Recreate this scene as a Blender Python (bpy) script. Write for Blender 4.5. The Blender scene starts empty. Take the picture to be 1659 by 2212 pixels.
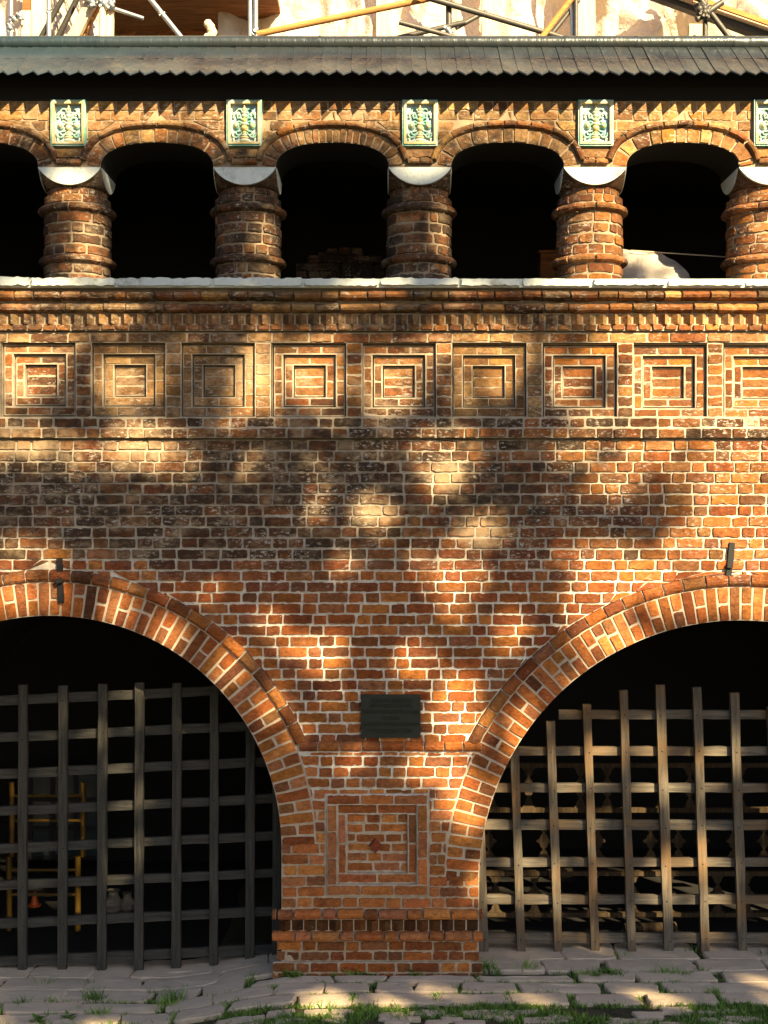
import bpy, math, random
import numpy as np
from mathutils import Vector, Matrix, noise as mnoise
random.seed(7)
R = random.random
def U(a, b): return a + (b - a) * random.random()
SC = bpy.context.scene
COL = SC.collection

# ------------------------------------------------------------------ camera, light, exposure
K = 7.5 / 1659.0          # metres per picture unit on the wall plane
D = 12.0                  # camera to wall
ZC = (2105 - 1106) * K    # eye height
cam = bpy.data.cameras.new('camera'); camo = bpy.data.objects.new('camera', cam); COL.objects.link(camo)
cam.sensor_fit = 'HORIZONTAL'; cam.sensor_width = 36; cam.lens = 36 * (D / K) / 1659
camo.location = (0, -D, ZC); camo.rotation_euler = (math.radians(90), 0, 0)
cam.clip_end = 3000
SC.camera = camo
SX, SZ = .62, .75         # sun: per metre towards the wall the light goes .62 left and .75 down
EL = math.atan2(SZ, math.hypot(1, SX)); ROT = math.atan2(SX, -1)
W = bpy.data.worlds.new("World"); SC.world = W; W.use_nodes = True
wn = W.node_tree; bg = wn.nodes['Background']
sky = wn.nodes.new('ShaderNodeTexSky'); sky.sky_type = 'NISHITA'; sky.sun_disc = False
sky.sun_elevation = EL; sky.sun_rotation = ROT
wn.links.new(sky.outputs[0], bg.inputs[0]); bg.inputs[1].default_value = .05
sl = bpy.data.lights.new('sun', 'SUN'); sl.energy = 5.0; sl.angle = math.radians(.5); sl.color = (1, .79, .44)
so = bpy.data.objects.new('sun', sl); COL.objects.link(so)
so.rotation_euler = Vector((-SX, 1, -SZ)).to_track_quat('-Z', 'Y').to_euler(); so.location = (20, -30, 30)
SC.view_settings.view_transform = 'Standard'; SC.view_settings.look = 'None'
SC.view_settings.exposure = 2.05; SC.view_settings.gamma = 1
SC.render.engine = 'CYCLES'

# ------------------------------------------------------------------ helpers
def X(px): return (px - 829.5) * K
def Z(py): return (2105 - py) * K
def wallmap(u, v, d): return (X(u), -d, Z(v))
def at(px, py, y):        # the point at depth y seen at picture position px, py
    s = (D + y) / D
    return Vector(((px - 829.5) * K * s, y, ZC + (1106 - py) * K * s))

class MB:
    def __init__(s): s.v = []; s.f = []; s.m = []; s.c = []; s.sm = []
    def add(s, vs, fs, mat=0, col=(.5, .5, .5, 0), smooth=False):
        o = len(s.v); s.v.extend(vs)
        if isinstance(col, list): s.c.extend(col)
        else: s.c.extend([col] * len(vs))
        for f in fs:
            s.f.append([i + o for i in f]); s.m.append(mat); s.sm.append(smooth)
    def quad(s, a, b, c, d, mat=0, col=(.5, .5, .5, 0)): s.add([a, b, c, d], [(0, 1, 2, 3)], mat, col)
    def box(s, x0, x1, y0, y1, z0, z1, mat=0, col=(.5, .5, .5, 0), M=None, j=0):
        vs = [Vector((x, y, z)) for x in (x0, x1) for y in (y0, y1) for z in (z0, z1)]
        if j: vs = [v + Vector((U(-j, j), U(-j, j), U(-j, j))) for v in vs]
        if M: vs = [M @ v for v in vs]
        s.add([tuple(v) for v in vs], [(0, 1, 3, 2), (4, 6, 7, 5), (0, 4, 5, 1), (2, 3, 7, 6), (0, 2, 6, 4), (1, 5, 7, 3)], mat, col)
    def tube(s, p0, p1, r, n=10, mat=0, col=(.5, .5, .5, 0), r1=None):
        p0 = Vector(p0); p1 = Vector(p1); a = (p1 - p0).normalized()
        b = a.orthogonal().normalized(); c = a.cross(b); r1 = r if r1 is None else r1
        vs = []
        for p, q in ((p0, r), (p1, r1)):
            for i in range(n):
                t = 2 * math.pi * i / n; vs.append(tuple(p + (b * math.cos(t) + c * math.sin(t)) * q))
        fs = [(i, (i + 1) % n, n + (i + 1) % n, n + i) for i in range(n)]
        s.add(vs, fs, mat, col, True)
        s.add(vs[:n], [tuple(range(n))[::-1]], mat, col); s.add(vs[n:], [tuple(range(n))], mat, col)
    def bar(s, p0, p1, w, t, mat=0, col=(.5, .5, .5, 0), seg=1, wob=0, up=(0, 1, 0)):   # squared timber from p0 to p1
        p0 = Vector(p0); p1 = Vector(p1); a = (p1 - p0).normalized()
        b = a.cross(Vector(up)).normalized(); c = b.cross(a)
        vs = []; fs = []
        for i in range(seg + 1):
            p = p0.lerp(p1, i / seg); k = U(-wob, wob); g = U(-wob, wob)
            for sb, sc in ((-1, -1), (1, -1), (1, 1), (-1, 1)):
                vs.append(tuple(p + b * (sb * (w / 2 + g) + k) + c * (sc * t / 2)))
        for i in range(seg):
            for q in range(4): fs.append((i * 4 + q, i * 4 + (q + 1) % 4, i * 4 + 4 + (q + 1) % 4, i * 4 + 4 + q))
        fs += [(3, 2, 1, 0), tuple(seg * 4 + q for q in range(4))]
        s.add(vs, fs, mat, col)
    def ball(s, c, rx, ry, rz, n=10, mat=0, col=(.5, .5, .5, 0)):
        vs = []; fs = []; m = n // 2
        for i in range(m + 1):
            a = math.pi * i / m
            for q in range(n):
                b = 2 * math.pi * q / n
                vs.append((c[0] + rx * math.sin(a) * math.cos(b), c[1] + ry * math.sin(a) * math.sin(b), c[2] + rz * math.cos(a)))
        for i in range(m):
            for q in range(n): fs.append((i * n + q, (i + 1) * n + q, (i + 1) * n + (q + 1) % n, i * n + (q + 1) % n))
        s.add(vs, fs, mat, col, True)
    def prism(s, poly, y0, y1, mat=0, col=(.5, .5, .5, 0)):      # poly: (x, z) outline, thickness y0..y1
        n = len(poly)
        vs = [(p[0], y0, p[1]) for p in poly] + [(p[0], y1, p[1]) for p in poly]
        s.add(vs, [tuple(range(n)), tuple(range(2 * n - 1, n - 1, -1))] + [(i, n + i, n + (i + 1) % n, (i + 1) % n) for i in range(n)], mat, col)
    def sheet(s, fn, nu, nv, mat=0, col=(.5, .5, .5, 0), smooth=True):
        vs = [tuple(fn(i / nu, q / nv)) for q in range(nv + 1) for i in range(nu + 1)]
        fs = [(q * (nu + 1) + i, q * (nu + 1) + i + 1, (q + 1) * (nu + 1) + i + 1, (q + 1) * (nu + 1) + i) for q in range(nv) for i in range(nu)]
        s.add(vs, fs, mat, col, smooth)
    def build(s, name, mats, parent=None):
        me = bpy.data.meshes.new(name); me.from_pydata(s.v, [], s.f)
        if not isinstance(mats, (list, tuple)): mats = [mats]
        for m in mats: me.materials.append(m)
        me.polygons.foreach_set('material_index', s.m); me.polygons.foreach_set('use_smooth', s.sm)
        at_ = me.attributes.new('col', 'FLOAT_COLOR', 'POINT')
        at_.data.foreach_set('color', np.array(s.c, dtype=np.float32).ravel())
        me.update()
        o = bpy.data.objects.new(name, me); COL.objects.link(o)
        if parent: o.parent = parent
        return o

def tag(o, label, cat, group=None, kind=None):
    o['label'] = label
    if cat: o['category'] = cat
    if group: o['group'] = group
    if kind: o['kind'] = kind
    return o
def thing(name, label, cat, loc=(0, 0, 0), group=None):
    o = bpy.data.objects.new(name, None); COL.objects.link(o); o.location = loc; o.empty_display_size = .2
    return tag(o, label, cat, group)
def part(name, parent, loc=None):
    o = bpy.data.objects.new(name, None); COL.objects.link(o); o.parent = parent
    if loc: o.location = loc
    return o
def rebase(mb, loc):      # make a mesh local to a thing's base
    mb.v = [(v[0] - loc[0], v[1] - loc[1], v[2] - loc[2]) for v in mb.v]; return mb
def copy_tree(o, parent=None):
    c = o.copy(); COL.objects.link(c); c.parent = parent
    for ch in list(o.children): copy_tree(ch, c)
    return c

# ------------------------------------------------------------------ materials
class NT:
    def __init__(s, name):
        s.m = bpy.data.materials.new(name); s.m.use_nodes = True; s.t = s.m.node_tree
        s.b = s.t.nodes['Principled BSDF']
    def n(s, typ, props=None, **ins):
        nd = s.t.nodes.new(typ)
        for k, v in (props or {}).items(): setattr(nd, k, v)
        for k, v in ins.items():
            key = int(k[1:]) if k[0] == 'i' and k[1:].isdigit() else k.replace('_', ' ')
            s.set(nd.inputs[key], v)
        return nd
    def set(s, inp, v):
        if isinstance(v, bpy.types.NodeSocket): s.t.links.new(v, inp)
        elif isinstance(v, bpy.types.Node): s.t.links.new(v.outputs[0], inp)
        else:
            if isinstance(v, tuple) and len(v) == 3 and inp.type == 'RGBA': v = (*v, 1)
            inp.default_value = v
    def math(s, op, a, b=0.0, clamp=False): return s.n('ShaderNodeMath', {'operation': op, 'use_clamp': clamp}, i0=a, i1=b).outputs[0]
    def noise(s, scale, detail=5, rough=.6, vec=None, dist=0):
        nd = s.n('ShaderNodeTexNoise', Scale=float(scale), Detail=float(detail), Roughness=rough, Distortion=float(dist))
        s.set(nd.inputs['Vector'], vec or s.pos()); return nd.outputs[0]
    def pos(s):
        if not hasattr(s, '_p'): s._p = s.n('ShaderNodeNewGeometry').outputs['Position']
        return s._p
    def obj(s): return s.n('ShaderNodeTexCoord').outputs['Object']
    def ramp(s, f, stops):
        nd = s.n('ShaderNodeValToRGB', Fac=f); e = nd.color_ramp.elements
        while len(e) < len(stops): e.new(.5)
        for q, (p, c) in zip(e, stops): q.position = p; q.color = (*c, 1) if isinstance(c, tuple) else (c, c, c, 1)
        return nd.outputs[0]
    def mix(s, f, a, b, typ='MIX'):
        nd = s.n('ShaderNodeMix', {'data_type': 'RGBA', 'blend_type': typ})
        s.set(nd.inputs[0], f); s.set(nd.inputs[6], a); s.set(nd.inputs[7], b); return nd.outputs[2]
    def step(s, f, lo, hi): return s.n('ShaderNodeMapRange', {'interpolation_type': 'SMOOTHSTEP'}, Value=f, From_Min=lo, From_Max=hi).outputs[0]
    def bump(s, h, strength=.4, dist=.01):
        s.set(s.b.inputs['Normal'], s.n('ShaderNodeBump', Strength=strength, Distance=dist, Height=h).outputs[0])
    def vecscale(s, sx, sy, sz, vec=None): return s.n('ShaderNodeMapping', Vector=vec or s.pos(), Scale=(sx, sy, sz)).outputs[0]
    def xyz(s):
        nd = s.n('ShaderNodeSeparateXYZ', Vector=s.pos()); return nd.outputs
    def done(s, col, rough=.8, metal=0., spec=.3):
        s.set(s.b.inputs['Base Color'], col); s.set(s.b.inputs['Roughness'], rough); s.set(s.b.inputs['Metallic'], metal)
        s.set(s.b.inputs['Specular IOR Level'], spec); return s.m

def weather_and_dapples(n, col, soot_amt=.97, lime_dapple_amt=.85):
    """old soot and lime stains of the masonry by height, and painted sun dapples"""
    o = n.xyz(); x, z = o[0], o[2]
    band = n.ramp(n.math('DIVIDE', z, 10.0), [(0, .25), (.03, .22), (.07, .0), (.36, .0), (.405, .55), (.46, .85), (.53, .75), (.60, .55), (.68, .75), (.78, .85), (.86, .6), (1, .5)])
    w = n.noise(.9, 6, .62, n.vecscale(1, 1, 1.7))
    xr = n.step(x, 1.0, 3.0); band = n.math('MULTIPLY', band, n.math('SUBTRACT', 1.0, n.math('MULTIPLY', xr, .62)))
    for bx, bz, sx_, sz_, k_ in ((1.05, 4.75, 1.5, .62, 1.0), (-2.3, 4.45, 1.6, .45, .7), (2.0, 5.0, .9, .5, .8), (.6, 6.3, 1.4, .35, .6)):
        q = n.math('ADD', n.math('POWER', n.math('ABSOLUTE', n.math('DIVIDE', n.math('SUBTRACT', x, bx), sx_)), 2.0), n.math('POWER', n.math('ABSOLUTE', n.math('DIVIDE', n.math('SUBTRACT', z, bz), sz_)), 2.0))
        band = n.math('MAXIMUM', band, n.math('MULTIPLY', n.step(n.math('ADD', q, n.math('MULTIPLY', n.noise(1.7, 5), 1.2)), 1.9, .5), k_))
    s = n.math('MULTIPLY', n.step(n.math('ADD', w, n.math('MULTIPLY', band, .24)), .50, .70), n.math('ADD', n.math('MULTIPLY', band, .9), .06))
    s2 = n.math('MULTIPLY', n.step(n.noise(7, 7, .7), .42, .66), .8)
    s = n.math('MULTIPLY', n.math('MULTIPLY', s, n.math('ADD', s2, .62)), soot_amt, True)
    col = n.mix(s, col, (.036, .024, .016))
    lb = n.ramp(n.math('DIVIDE', z, 10.0), [(0, .1), (.06, .0), (.36, .05), (.42, .40), (.50, .55), (.545, .45), (.64, .42), (.7, .40), (.76, .35), (.85, .5), (1, .4)])
    lb = n.math('MULTIPLY', lb, n.math('SUBTRACT', 1.0, n.math('MULTIPLY', n.step(x, -.4, 2.4), .55)))
    l = n.math('MULTIPLY', n.step(n.math('ADD', n.noise(3.1, 9, .72, n.vecscale(1, 1, 1.6)), n.math('MULTIPLY', lb, .13)), .53, .70), lb)
    l = n.math('MULTIPLY', l, n.math('MULTIPLY', n.math('ADD', n.noise(28, 6, .7), .35), lime_dapple_amt), True)
    fb = n.ramp(n.math('DIVIDE', z, 10.0), [(0, .0), (.36, .0), (.41, .75), (.53, .7), (.62, .5), (.8, .6), (1, .3)])
    fl = n.math('MULTIPLY', n.math('MULTIPLY', n.step(n.noise(20, 7, .78, n.vecscale(1, 1, 2.0)), .535, .615), n.step(n.noise(1.6, 4), .42, .60)), fb)
    col = n.mix(n.math('MULTIPLY', fl, lime_dapple_amt * .95, True), col, (.72, .66, .58))
    for bx, bz, sx_, sz_ in ((-2.39, 5.13, .45, .20), (-3.48, 5.15, .42, .16), (.95, 4.30, .34, .20), (-.10, 4.50, .32, .16), (.60, 4.86, .26, .22), (-1.3, 5.9, .35, .3)):  # worn lime patches set on the sun dapples, whose brightness goes into the colour
        q = n.math('ADD', n.math('POWER', n.math('ABSOLUTE', n.math('DIVIDE', n.math('SUBTRACT', x, bx), sx_)), 2.0), n.math('POWER', n.math('ABSOLUTE', n.math('DIVIDE', n.math('SUBTRACT', z, bz), sz_)), 2.0))
        w_ = n.math('MULTIPLY', n.step(n.math('ADD', q, n.math('MULTIPLY', n.noise(9, 8, .75), 2.6)), 2.3, 1.1), .6 * lime_dapple_amt)
        l = n.math('MAXIMUM', l, w_)
    return n.mix(l, col, n.mix(n.noise(12, 4), (.44, .29, .15), (.60, .46, .31)))

def pointing(n, f):
    z = n.math('DIVIDE', n.xyz()[2], 10.0)
    lo = n.ramp(z, [(.0, (.30, .22, .15)), (.14, (.34, .255, .18)), (.20, (.48, .42, .35)), (.38, (.46, .39, .32)), (.43, (.25, .20, .145)), (.60, (.27, .215, .16)), (.70, (.26, .19, .125)), (1., (.27, .19, .12))])
    hi = n.ramp(z, [(.0, (.46, .37, .28)), (.14, (.54, .44, .34)), (.20, (.80, .76, .70)), (.38, (.78, .72, .64)), (.43, (.66, .58, .49)), (.60, (.56, .46, .34)), (.70, (.44, .34, .235)), (1., (.44, .33, .22))])
    return n.mix(f, lo, hi)
def brick_mat(name='brick', mortar_edge=1.0):
    n = NT(name)
    a = n.n('ShaderNodeAttribute', {'attribute_name': 'col'})
    c = a.outputs['Color']; edge = a.outputs['Alpha']
    c = n.mix(1.0, c, (1.02, .91, .70), 'MULTIPLY')
    m1 = n.noise(11, 7, .65, n.vecscale(1, 1, 1.6)); m2 = n.noise(70, 5, .7)
    c = n.mix(1.0, c, n.ramp(m1, [(.25, (.52, .50, .50)), (.5, (1, 1, 1)), (.75, (1.35, 1.4, 1.4))]), 'MULTIPLY')
    c = n.mix(1.0, c, n.ramp(m2, [(.3, (.70, .68, .66)), (.55, (1, 1, 1)), (.8, (1.2, 1.2, 1.2))]), 'MULTIPLY')
    m3 = n.noise(30, 6, .72, n.vecscale(1, 1, 1.7))
    c = n.mix(1.0, c, n.ramp(m3, [(.30, (.42, .38, .36)), (.46, (.92, .90, .88)), (.6, (1.1, 1.1, 1.1)), (.75, (1.5, 1.45, 1.4))]), 'MULTIPLY')
    sp = n.math('MULTIPLY', n.step(n.noise(26, 8, .75), .60, .68), .5); c = n.mix(sp, c, (.40, .31, .23))
    e = n.math('ADD', edge, n.math('ADD', n.math('MULTIPLY', n.math('SUBTRACT', n.noise(34, 6, .7), .5), 1.3), n.math('MULTIPLY', n.math('SUBTRACT', n.noise(7, 4), .5), .8)))
    ef = n.math('MULTIPLY', n.step(e, .80, .98), .92 * mortar_edge)
    mort = pointing(n, n.step(n.noise(18, 5), .3, .6))
    c = n.mix(ef, c, mort)
    c = weather_and_dapples(n, c)
    h = n.math('ADD', n.math('ADD', n.math('MULTIPLY', m1, .6), n.math('MULTIPLY', m3, .7)), n.math('MULTIPLY', n.noise(120, 6, .75), .5))
    n.bump(h, .85, .010)
    return n.done(c, .88, 0, .2)
def mortar_mat():
    n = NT('lime_mortar')
    c = pointing(n, n.step(n.noise(14, 8, .7), .25, .62))
    c = n.mix(n.math('MULTIPLY', n.step(n.noise(3.2, 6, .65), .52, .68), .6), c, (.30, .21, .15))
    c = weather_and_dapples(n, c, .55, .25)
    n.bump(n.math('ADD', n.noise(45, 8, .75), n.noise(160, 5, .7)), .9, .008)
    return n.done(c, .95, 0, .1)
def stone_mat(name, c0, c1, dirt_or_shade=.5, scale=6, rough=.75):
    n = NT(name)
    c = n.mix(n.noise(scale, 8, .68), c0, c1)
    c = n.mix(n.math('MULTIPLY', n.step(n.noise(scale * .6, 8, .75), .50, .72), dirt_or_shade), c, (.20, .19, .17))
    c = n.mix(n.math('MULTIPLY', n.step(n.noise(scale * 5, 6, .7), .60, .75), .5), c, (.11, .10, .09))
    n.bump(n.math('ADD', n.noise(scale * 6, 8, .7), n.math('MULTIPLY', n.noise(scale * 22, 5, .7), .6)), .7, .008)
    return n.done(c, rough, 0, .25)
def wood_mat(name, dark, light, axis='z', warm=None):
    n = NT(name)
    sc = {'z': (14, 14, .9), 'x': (.9, 14, 14), 'y': (14, .9, 14)}[axis]
    g = n.noise(2.2, 8, .7, n.vecscale(*sc), .4); g2 = n.noise(9, 6, .7, n.vecscale(*sc))
    c = n.ramp(g, [(.28, dark), (.52, tuple((a + b) / 2 for a, b in zip(dark, light))), (.75, light)])
    c = n.mix(n.math('MULTIPLY', n.step(g2, .55, .7), .7), c, tuple(v * .45 for v in dark))
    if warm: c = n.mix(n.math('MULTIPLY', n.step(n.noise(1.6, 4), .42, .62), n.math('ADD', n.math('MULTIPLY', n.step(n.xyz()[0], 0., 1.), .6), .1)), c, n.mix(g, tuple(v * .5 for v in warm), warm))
    n.bump(n.math('ADD', g, g2), .6, .006)
    return n.done(c, .85, 0, .2)
def plain(name, c, rough=.6, metal=0., var=.25, scale=8, bump=.15):
    n = NT(name)
    a = n.noise(scale, 6, .65)
    col = n.mix(a, tuple(v * (1 - var) for v in c), tuple(min(1, v * (1 + var)) for v in c))
    n.bump(n.noise(scale * 7, 5), bump, .004)
    return n.done(col, rough, metal, .4)

def glaze(name, c, rough=.16, metal=0., var=.25, scale=8, bump=.15):      # faded, crazed glaze with bare pale patches
    n = NT(name)
    col = n.mix(n.noise(scale, 6, .65), tuple(v * (1 - var) for v in c), tuple(min(1, v * (1 + var)) for v in c))
    col = n.mix(n.math('MULTIPLY', n.step(n.noise(4.3, 6, .7), .40, .66), .55), col, (.50, .53, .46))
    col = n.mix(n.math('MULTIPLY', n.step(n.noise(38, 7, .75), .56, .66), .7), col, (.30, .27, .20))
    n.bump(n.noise(scale * 5, 6), bump * 1.6, .006)
    return n.done(col, n.ramp(n.noise(16, 5), [(.35, .18), (.65, .5)]), metal, .45)
M = {}
M['brick'] = brick_mat()
M['mortar'] = mortar_mat()
M['tan_mortar'] = plain('tan_mortar', (.46, .37, .29), .95, 0, .45, 9, .8)
M['dark'] = plain('near_black_surface', (.0085, .0075, .007), .95, 0, .4, 3)  # even near-black base colour for interiors, soffits and the eaves strips
M['lime'] = stone_mat('white_stone', (.40, .45, .44), (.72, .75, .72), .85, 5)
M['slab'] = stone_mat('paving_stone', (.40, .31, .23), (.64, .51, .385), .3, 3.2, .9)
M['iron'] = plain('black_iron', (.018, .018, .020), .6, .5, .4, 14, .4)
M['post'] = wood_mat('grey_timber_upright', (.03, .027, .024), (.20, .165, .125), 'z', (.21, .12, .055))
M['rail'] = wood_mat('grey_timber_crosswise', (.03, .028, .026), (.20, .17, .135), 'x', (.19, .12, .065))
M['dpost'] = wood_mat('shaded_timber_upright', (.018, .017, .015), (.085, .079, .068), 'z')  # left gate's copy of the grey timber, arch shade put into the colour
M['drail'] = wood_mat('shaded_timber_crosswise', (.018, .017, .016), (.085, .080, .070), 'x')
M['fret'] = wood_mat('pale_cut_timber', (.015, .010, .006), (.10, .066, .036), 'z')
M['newwood'] = wood_mat('new_timber', (.60, .43, .26), (.82, .66, .46), 'z')
M['redwood'] = wood_mat('red_brown_boards', (.09, .032, .013), (.46, .18, .065), 'x')
M['pole_o'] = wood_mat('orange_pole', (.33, .14, .045), (.55, .27, .09), 'x')
M['pole_d'] = plain('dark_steel', (.085, .078, .07), .55, .6, .5, 12)
M['pole_g'] = plain('galvanised_steel', (.34, .36, .38), .42, .7, .3, 12)
M['yellow'] = plain('yellow_paint', (.085, .045, .003), .45, 0, .15)
M['orange'] = plain('orange_plastic', (.45, .08, .01), .4, 0, .1)
M['blackp'] = plain('black_plate', (.016, .022, .022), .34, .3, .4, 9, .25)
M['letter'] = plain('plate_letters', (.0012, .0015, .0015), .4, .3, .3, 20)
M['glass_b'] = plain('dusty_pane', (.025, .037, .045), .2, 0, .3, 5)
M['g_green'] = glaze('green_glaze', (.10, .30, .26), .16, 0, .5, 22, .3)
M['g_yellow'] = glaze('yellow_glaze', (.50, .37, .13), .16, 0, .3, 22, .3)
M['g_blue'] = glaze('blue_glaze', (.15, .26, .38), .16, 0, .5, 22, .3)
M['g_white'] = glaze('cream_glaze', (.44, .48, .40), .18, 0, .25, 22, .3)
M['bark'] = plain('bark', (.09, .07, .05), .9, 0, .5, 10, .8)
def tarp_mat():
    n = NT('translucent_sheet')
    c = n.mix(n.noise(3, 6, .6), (.54, .46, .41), (.72, .66, .61))
    n.bump(n.math('ADD', n.noise(7, 6, .6, n.vecscale(.6, 1, 2.2), 1.5), n.noise(30, 4)), .7, .03)
    n.done(c, .4, 0, .4)
    t = n.n('ShaderNodeBsdfTranslucent', Color=(.6, .5, .4)); mx = n.n('ShaderNodeMixShader', Fac=.3)
    n.set(mx.inputs[1], n.b.outputs[0]); n.set(mx.inputs[2], t.outputs[0])
    n.set(n.t.nodes['Material Output'].inputs[0], mx.outputs[0]); return n.m
M['tarp'] = tarp_mat()
def roof_mat():
    n = NT('weathered_sheet_metal')
    a = n.n('ShaderNodeAttribute', {'attribute_name': 'col'}).outputs['Color']
    st = n.noise(3.5, 8, .7, n.vecscale(1, .35, .35)); x = n.xyz()[0]
    c = n.ramp(n.math('ADD', n.math('MULTIPLY', n.step(x, -3.6, -1.), .42), n.math('MULTIPLY', st, .6)), [(.2, (.042, .070, .084)), (.5, (.048, .066, .078)), (.8, (.050, .056, .060))])
    c = n.mix(.5, c, n.mix(1.0, c, a, 'MULTIPLY'))
    c = n.mix(n.math('MULTIPLY', n.step(n.noise(14, 7, .7), .58, .72), .45), c, (.16, .16, .15))
    n.bump(n.noise(5, 5, .6, n.vecscale(2.5, 1, 1)), .35, .03)
    return n.done(c, n.ramp(n.noise(6, 5), [(.3, .24), (.7, .42)]), .5, .5)
M['roof'] = roof_mat()
def leaf_mat(name, a, b):
    n = NT(name)
    t = n.n('ShaderNodeAttribute', {'attribute_name': 'col'}).outputs['Color']
    n.done(n.mix(t, a, b), .55, 0, .3); return n.m
M['leaf'] = leaf_mat('green_leaf', (.02, .05, .01), (.07, .13, .025))
M['grass'] = leaf_mat('grass_blade', (.035, .085, .014), (.19, .31, .05))
def ground_mat():
    n = NT('earth_and_moss')
    c = n.ramp(n.noise(5, 8, .7), [(.3, (.035, .032, .022)), (.5, (.085, .07, .045)), (.7, (.055, .085, .025))])
    n.bump(n.noise(30, 8, .75), .9, .02); return n.done(c, .95, 0, .1)
M['ground'] = ground_mat()
BM = [M['mortar'], M['brick']]

# ------------------------------------------------------------------ bricks
def tone(kind='red'):
    r = R()
    if kind == 'red':
        pal = [(.29, .092, .030), (.23, .070, .027), (.32, .110, .034), (.36, .140, .044), (.165, .058, .030), (.28, .108, .048), (.21, .088, .052)]
    elif kind == 'old':
        pal = [(.25, .095, .034), (.19, .068, .028), (.31, .130, .048), (.13, .055, .030), (.23, .110, .052), (.33, .135, .036)]
    elif kind == 'new':
        pal = [(.40, .150, .055), (.36, .125, .048), (.44, .18, .068), (.31, .11, .045), (.38, .155, .075), (.33, .135, .075)]
    elif kind == 'sooty':
        pal = [(.115, .045, .022), (.085, .036, .020), (.15, .060, .026), (.060, .032, .022), (.19, .075, .028), (.075, .045, .032)]
    else:
        pal = [(.36, .215, .11), (.29, .155, .07), (.33, .19, .09), (.23, .125, .062), (.38, .24, .13)]
    c = pal[int(r * len(pal))]; k = U(.62, 1.22)
    return (c[0] * k, c[1] * k * U(.94, 1.08), c[2] * k * U(.9, 1.1))
def brick(mb, f, u0, u1, v0, v1, col, p=.008, back=-.006, ends=None, prof=None, jit=.9, bev=1.05, mat=1, edge=True, emax=1.):
    """one brick on surface f(u, v, d); v0 upper edge, v1 lower edge, all in picture units, p = how far it stands out"""
    if ends: (a0, a1), (b0, b1) = ends
    else: a0 = a1 = u0; b0 = b1 = u1
    L = max(3., ((b0 - a0) + (b1 - a1)) / 2); H = v1 - v0
    nm = max(1, int(L / 8.5)); e = min(.3, bev / L)
    ss = [0, e] + [e + (1 - 2 * e) * (i + 1) / (nm + 1) for i in range(nm)] + [1 - e, 1]
    if prof: tt = [q[0] for q in prof]; dd = [q[1] for q in prof]
    else:
        eh = min(.3, bev / H); tt = [0, eh, .5, 1 - eh, 1]; dd = [None, 1, 1, 1, None]
    ns, nt = len(ss), len(tt)
    jt = [U(-jit, jit) + (U(0, 2.4 * jit) if R() < .10 else 0) for _ in ss]; jb = [U(-jit, jit) - (U(0, 2.4 * jit) if R() < .10 else 0) for _ in ss]; jl = [U(-jit, jit) for _ in tt]; jr = [U(-jit, jit) for _ in tt]
    tx, tz = U(-.0025, .0025), U(-.002, .002)
    vs = []; cs = []
    for q, t in enumerate(tt):
        for i, s in enumerate(ss):
            u = (a0 + (b0 - a0) * s) * (1 - t) + (a1 + (b1 - a1) * s) * t + jl[q] * (1 - s) + jr[q] * s
            v = v0 + H * t + jt[i] * (1 - t) + jb[i] * t
            cor = (i <= 1 or i >= ns - 2) and (q <= 1 or q >= nt - 2)
            if cor: u += (1 if s < .5 else -1) * jit * .5; v += (1 if t < .5 else -1) * jit * .4
            brd = i in (0, ns - 1) or (not prof and q in (0, nt - 1))
            if brd: d = back
            elif prof: d = dd[q] * p + U(-.002, .002)
            else: d = p + tx * (s - .5) * 2 + tz * (t - .5) * 2 + U(-.0012, .0012)
            if prof and brd: d = min(dd[q] * p, p * .8) * .9
            vs.append(f(u, v, d))
            eg = emax if brd else (.62 * emax if (i in (1, ns - 2) or (not prof and q in (1, nt - 2))) else U(0, .16))
            cs.append((col[0], col[1], col[2], eg if edge else 0))
    fs = [(q * ns + i, (q + 1) * ns + i, (q + 1) * ns + i + 1, q * ns + i + 1) for q in range(nt - 1) for i in range(ns - 1)]
    mb.add(vs, fs, mat, cs)
ROLL = [(0, 0), (.07, .55), (.25, .9), (.5, 1), (.75, .9), (.93, .55), (1, 0)]
def course(mb, f, ua, ub, v0, v1, kind='red', p=.008, phase=None, S=62, H=33, jt=3.2, ends=None, prof=None, back=-.006, skew=0, jit=.9, kindfn=None, edge=True):
    """a row of bricks from ua to ub, stretchers and headers in turn; ends = slanted limits ((top, bottom), (top, bottom))"""
    lo = min(ends[0]) if ends else ua; hi = max(ends[1]) if ends else ub
    u = lo - U(0, S) if phase is None else lo - phase
    k = int(R() * 2)
    while u < hi:
        L = (S if k % 2 == 0 else H) + U(-3, 3); k += 1
        if R() < .12: k += 1
        a, b = u + jt / 2, u + L - jt / 2 + U(-.8, .8); u += L
        if ends:
            e = ((max(a, ends[0][0]), max(a, ends[0][1])), (min(b, ends[1][0]), min(b, ends[1][1])))
            if e[1][0] - e[0][0] < 4 and e[1][1] - e[0][1] < 4: continue
            e = ((min(e[0][0], e[1][0] - 2), min(e[0][1], e[1][1] - 2)), e[1])
        else:
            a = max(a, ua); b = min(b, ub)
            if b - a < 5: continue
            e = ((a, a), (b, b))
        pp = p + U(-.004, .004) + (-.007 if R() < .06 else 0)
        c = tone(kindfn((a + b) / 2) if kindfn else kind)
        dv = U(-.8, .8)
        brick(mb, f, 0, 0, v0 + dv, v1 + dv + U(-.6, .6), c, pp, back, e, prof, jit, edge=edge)
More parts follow.
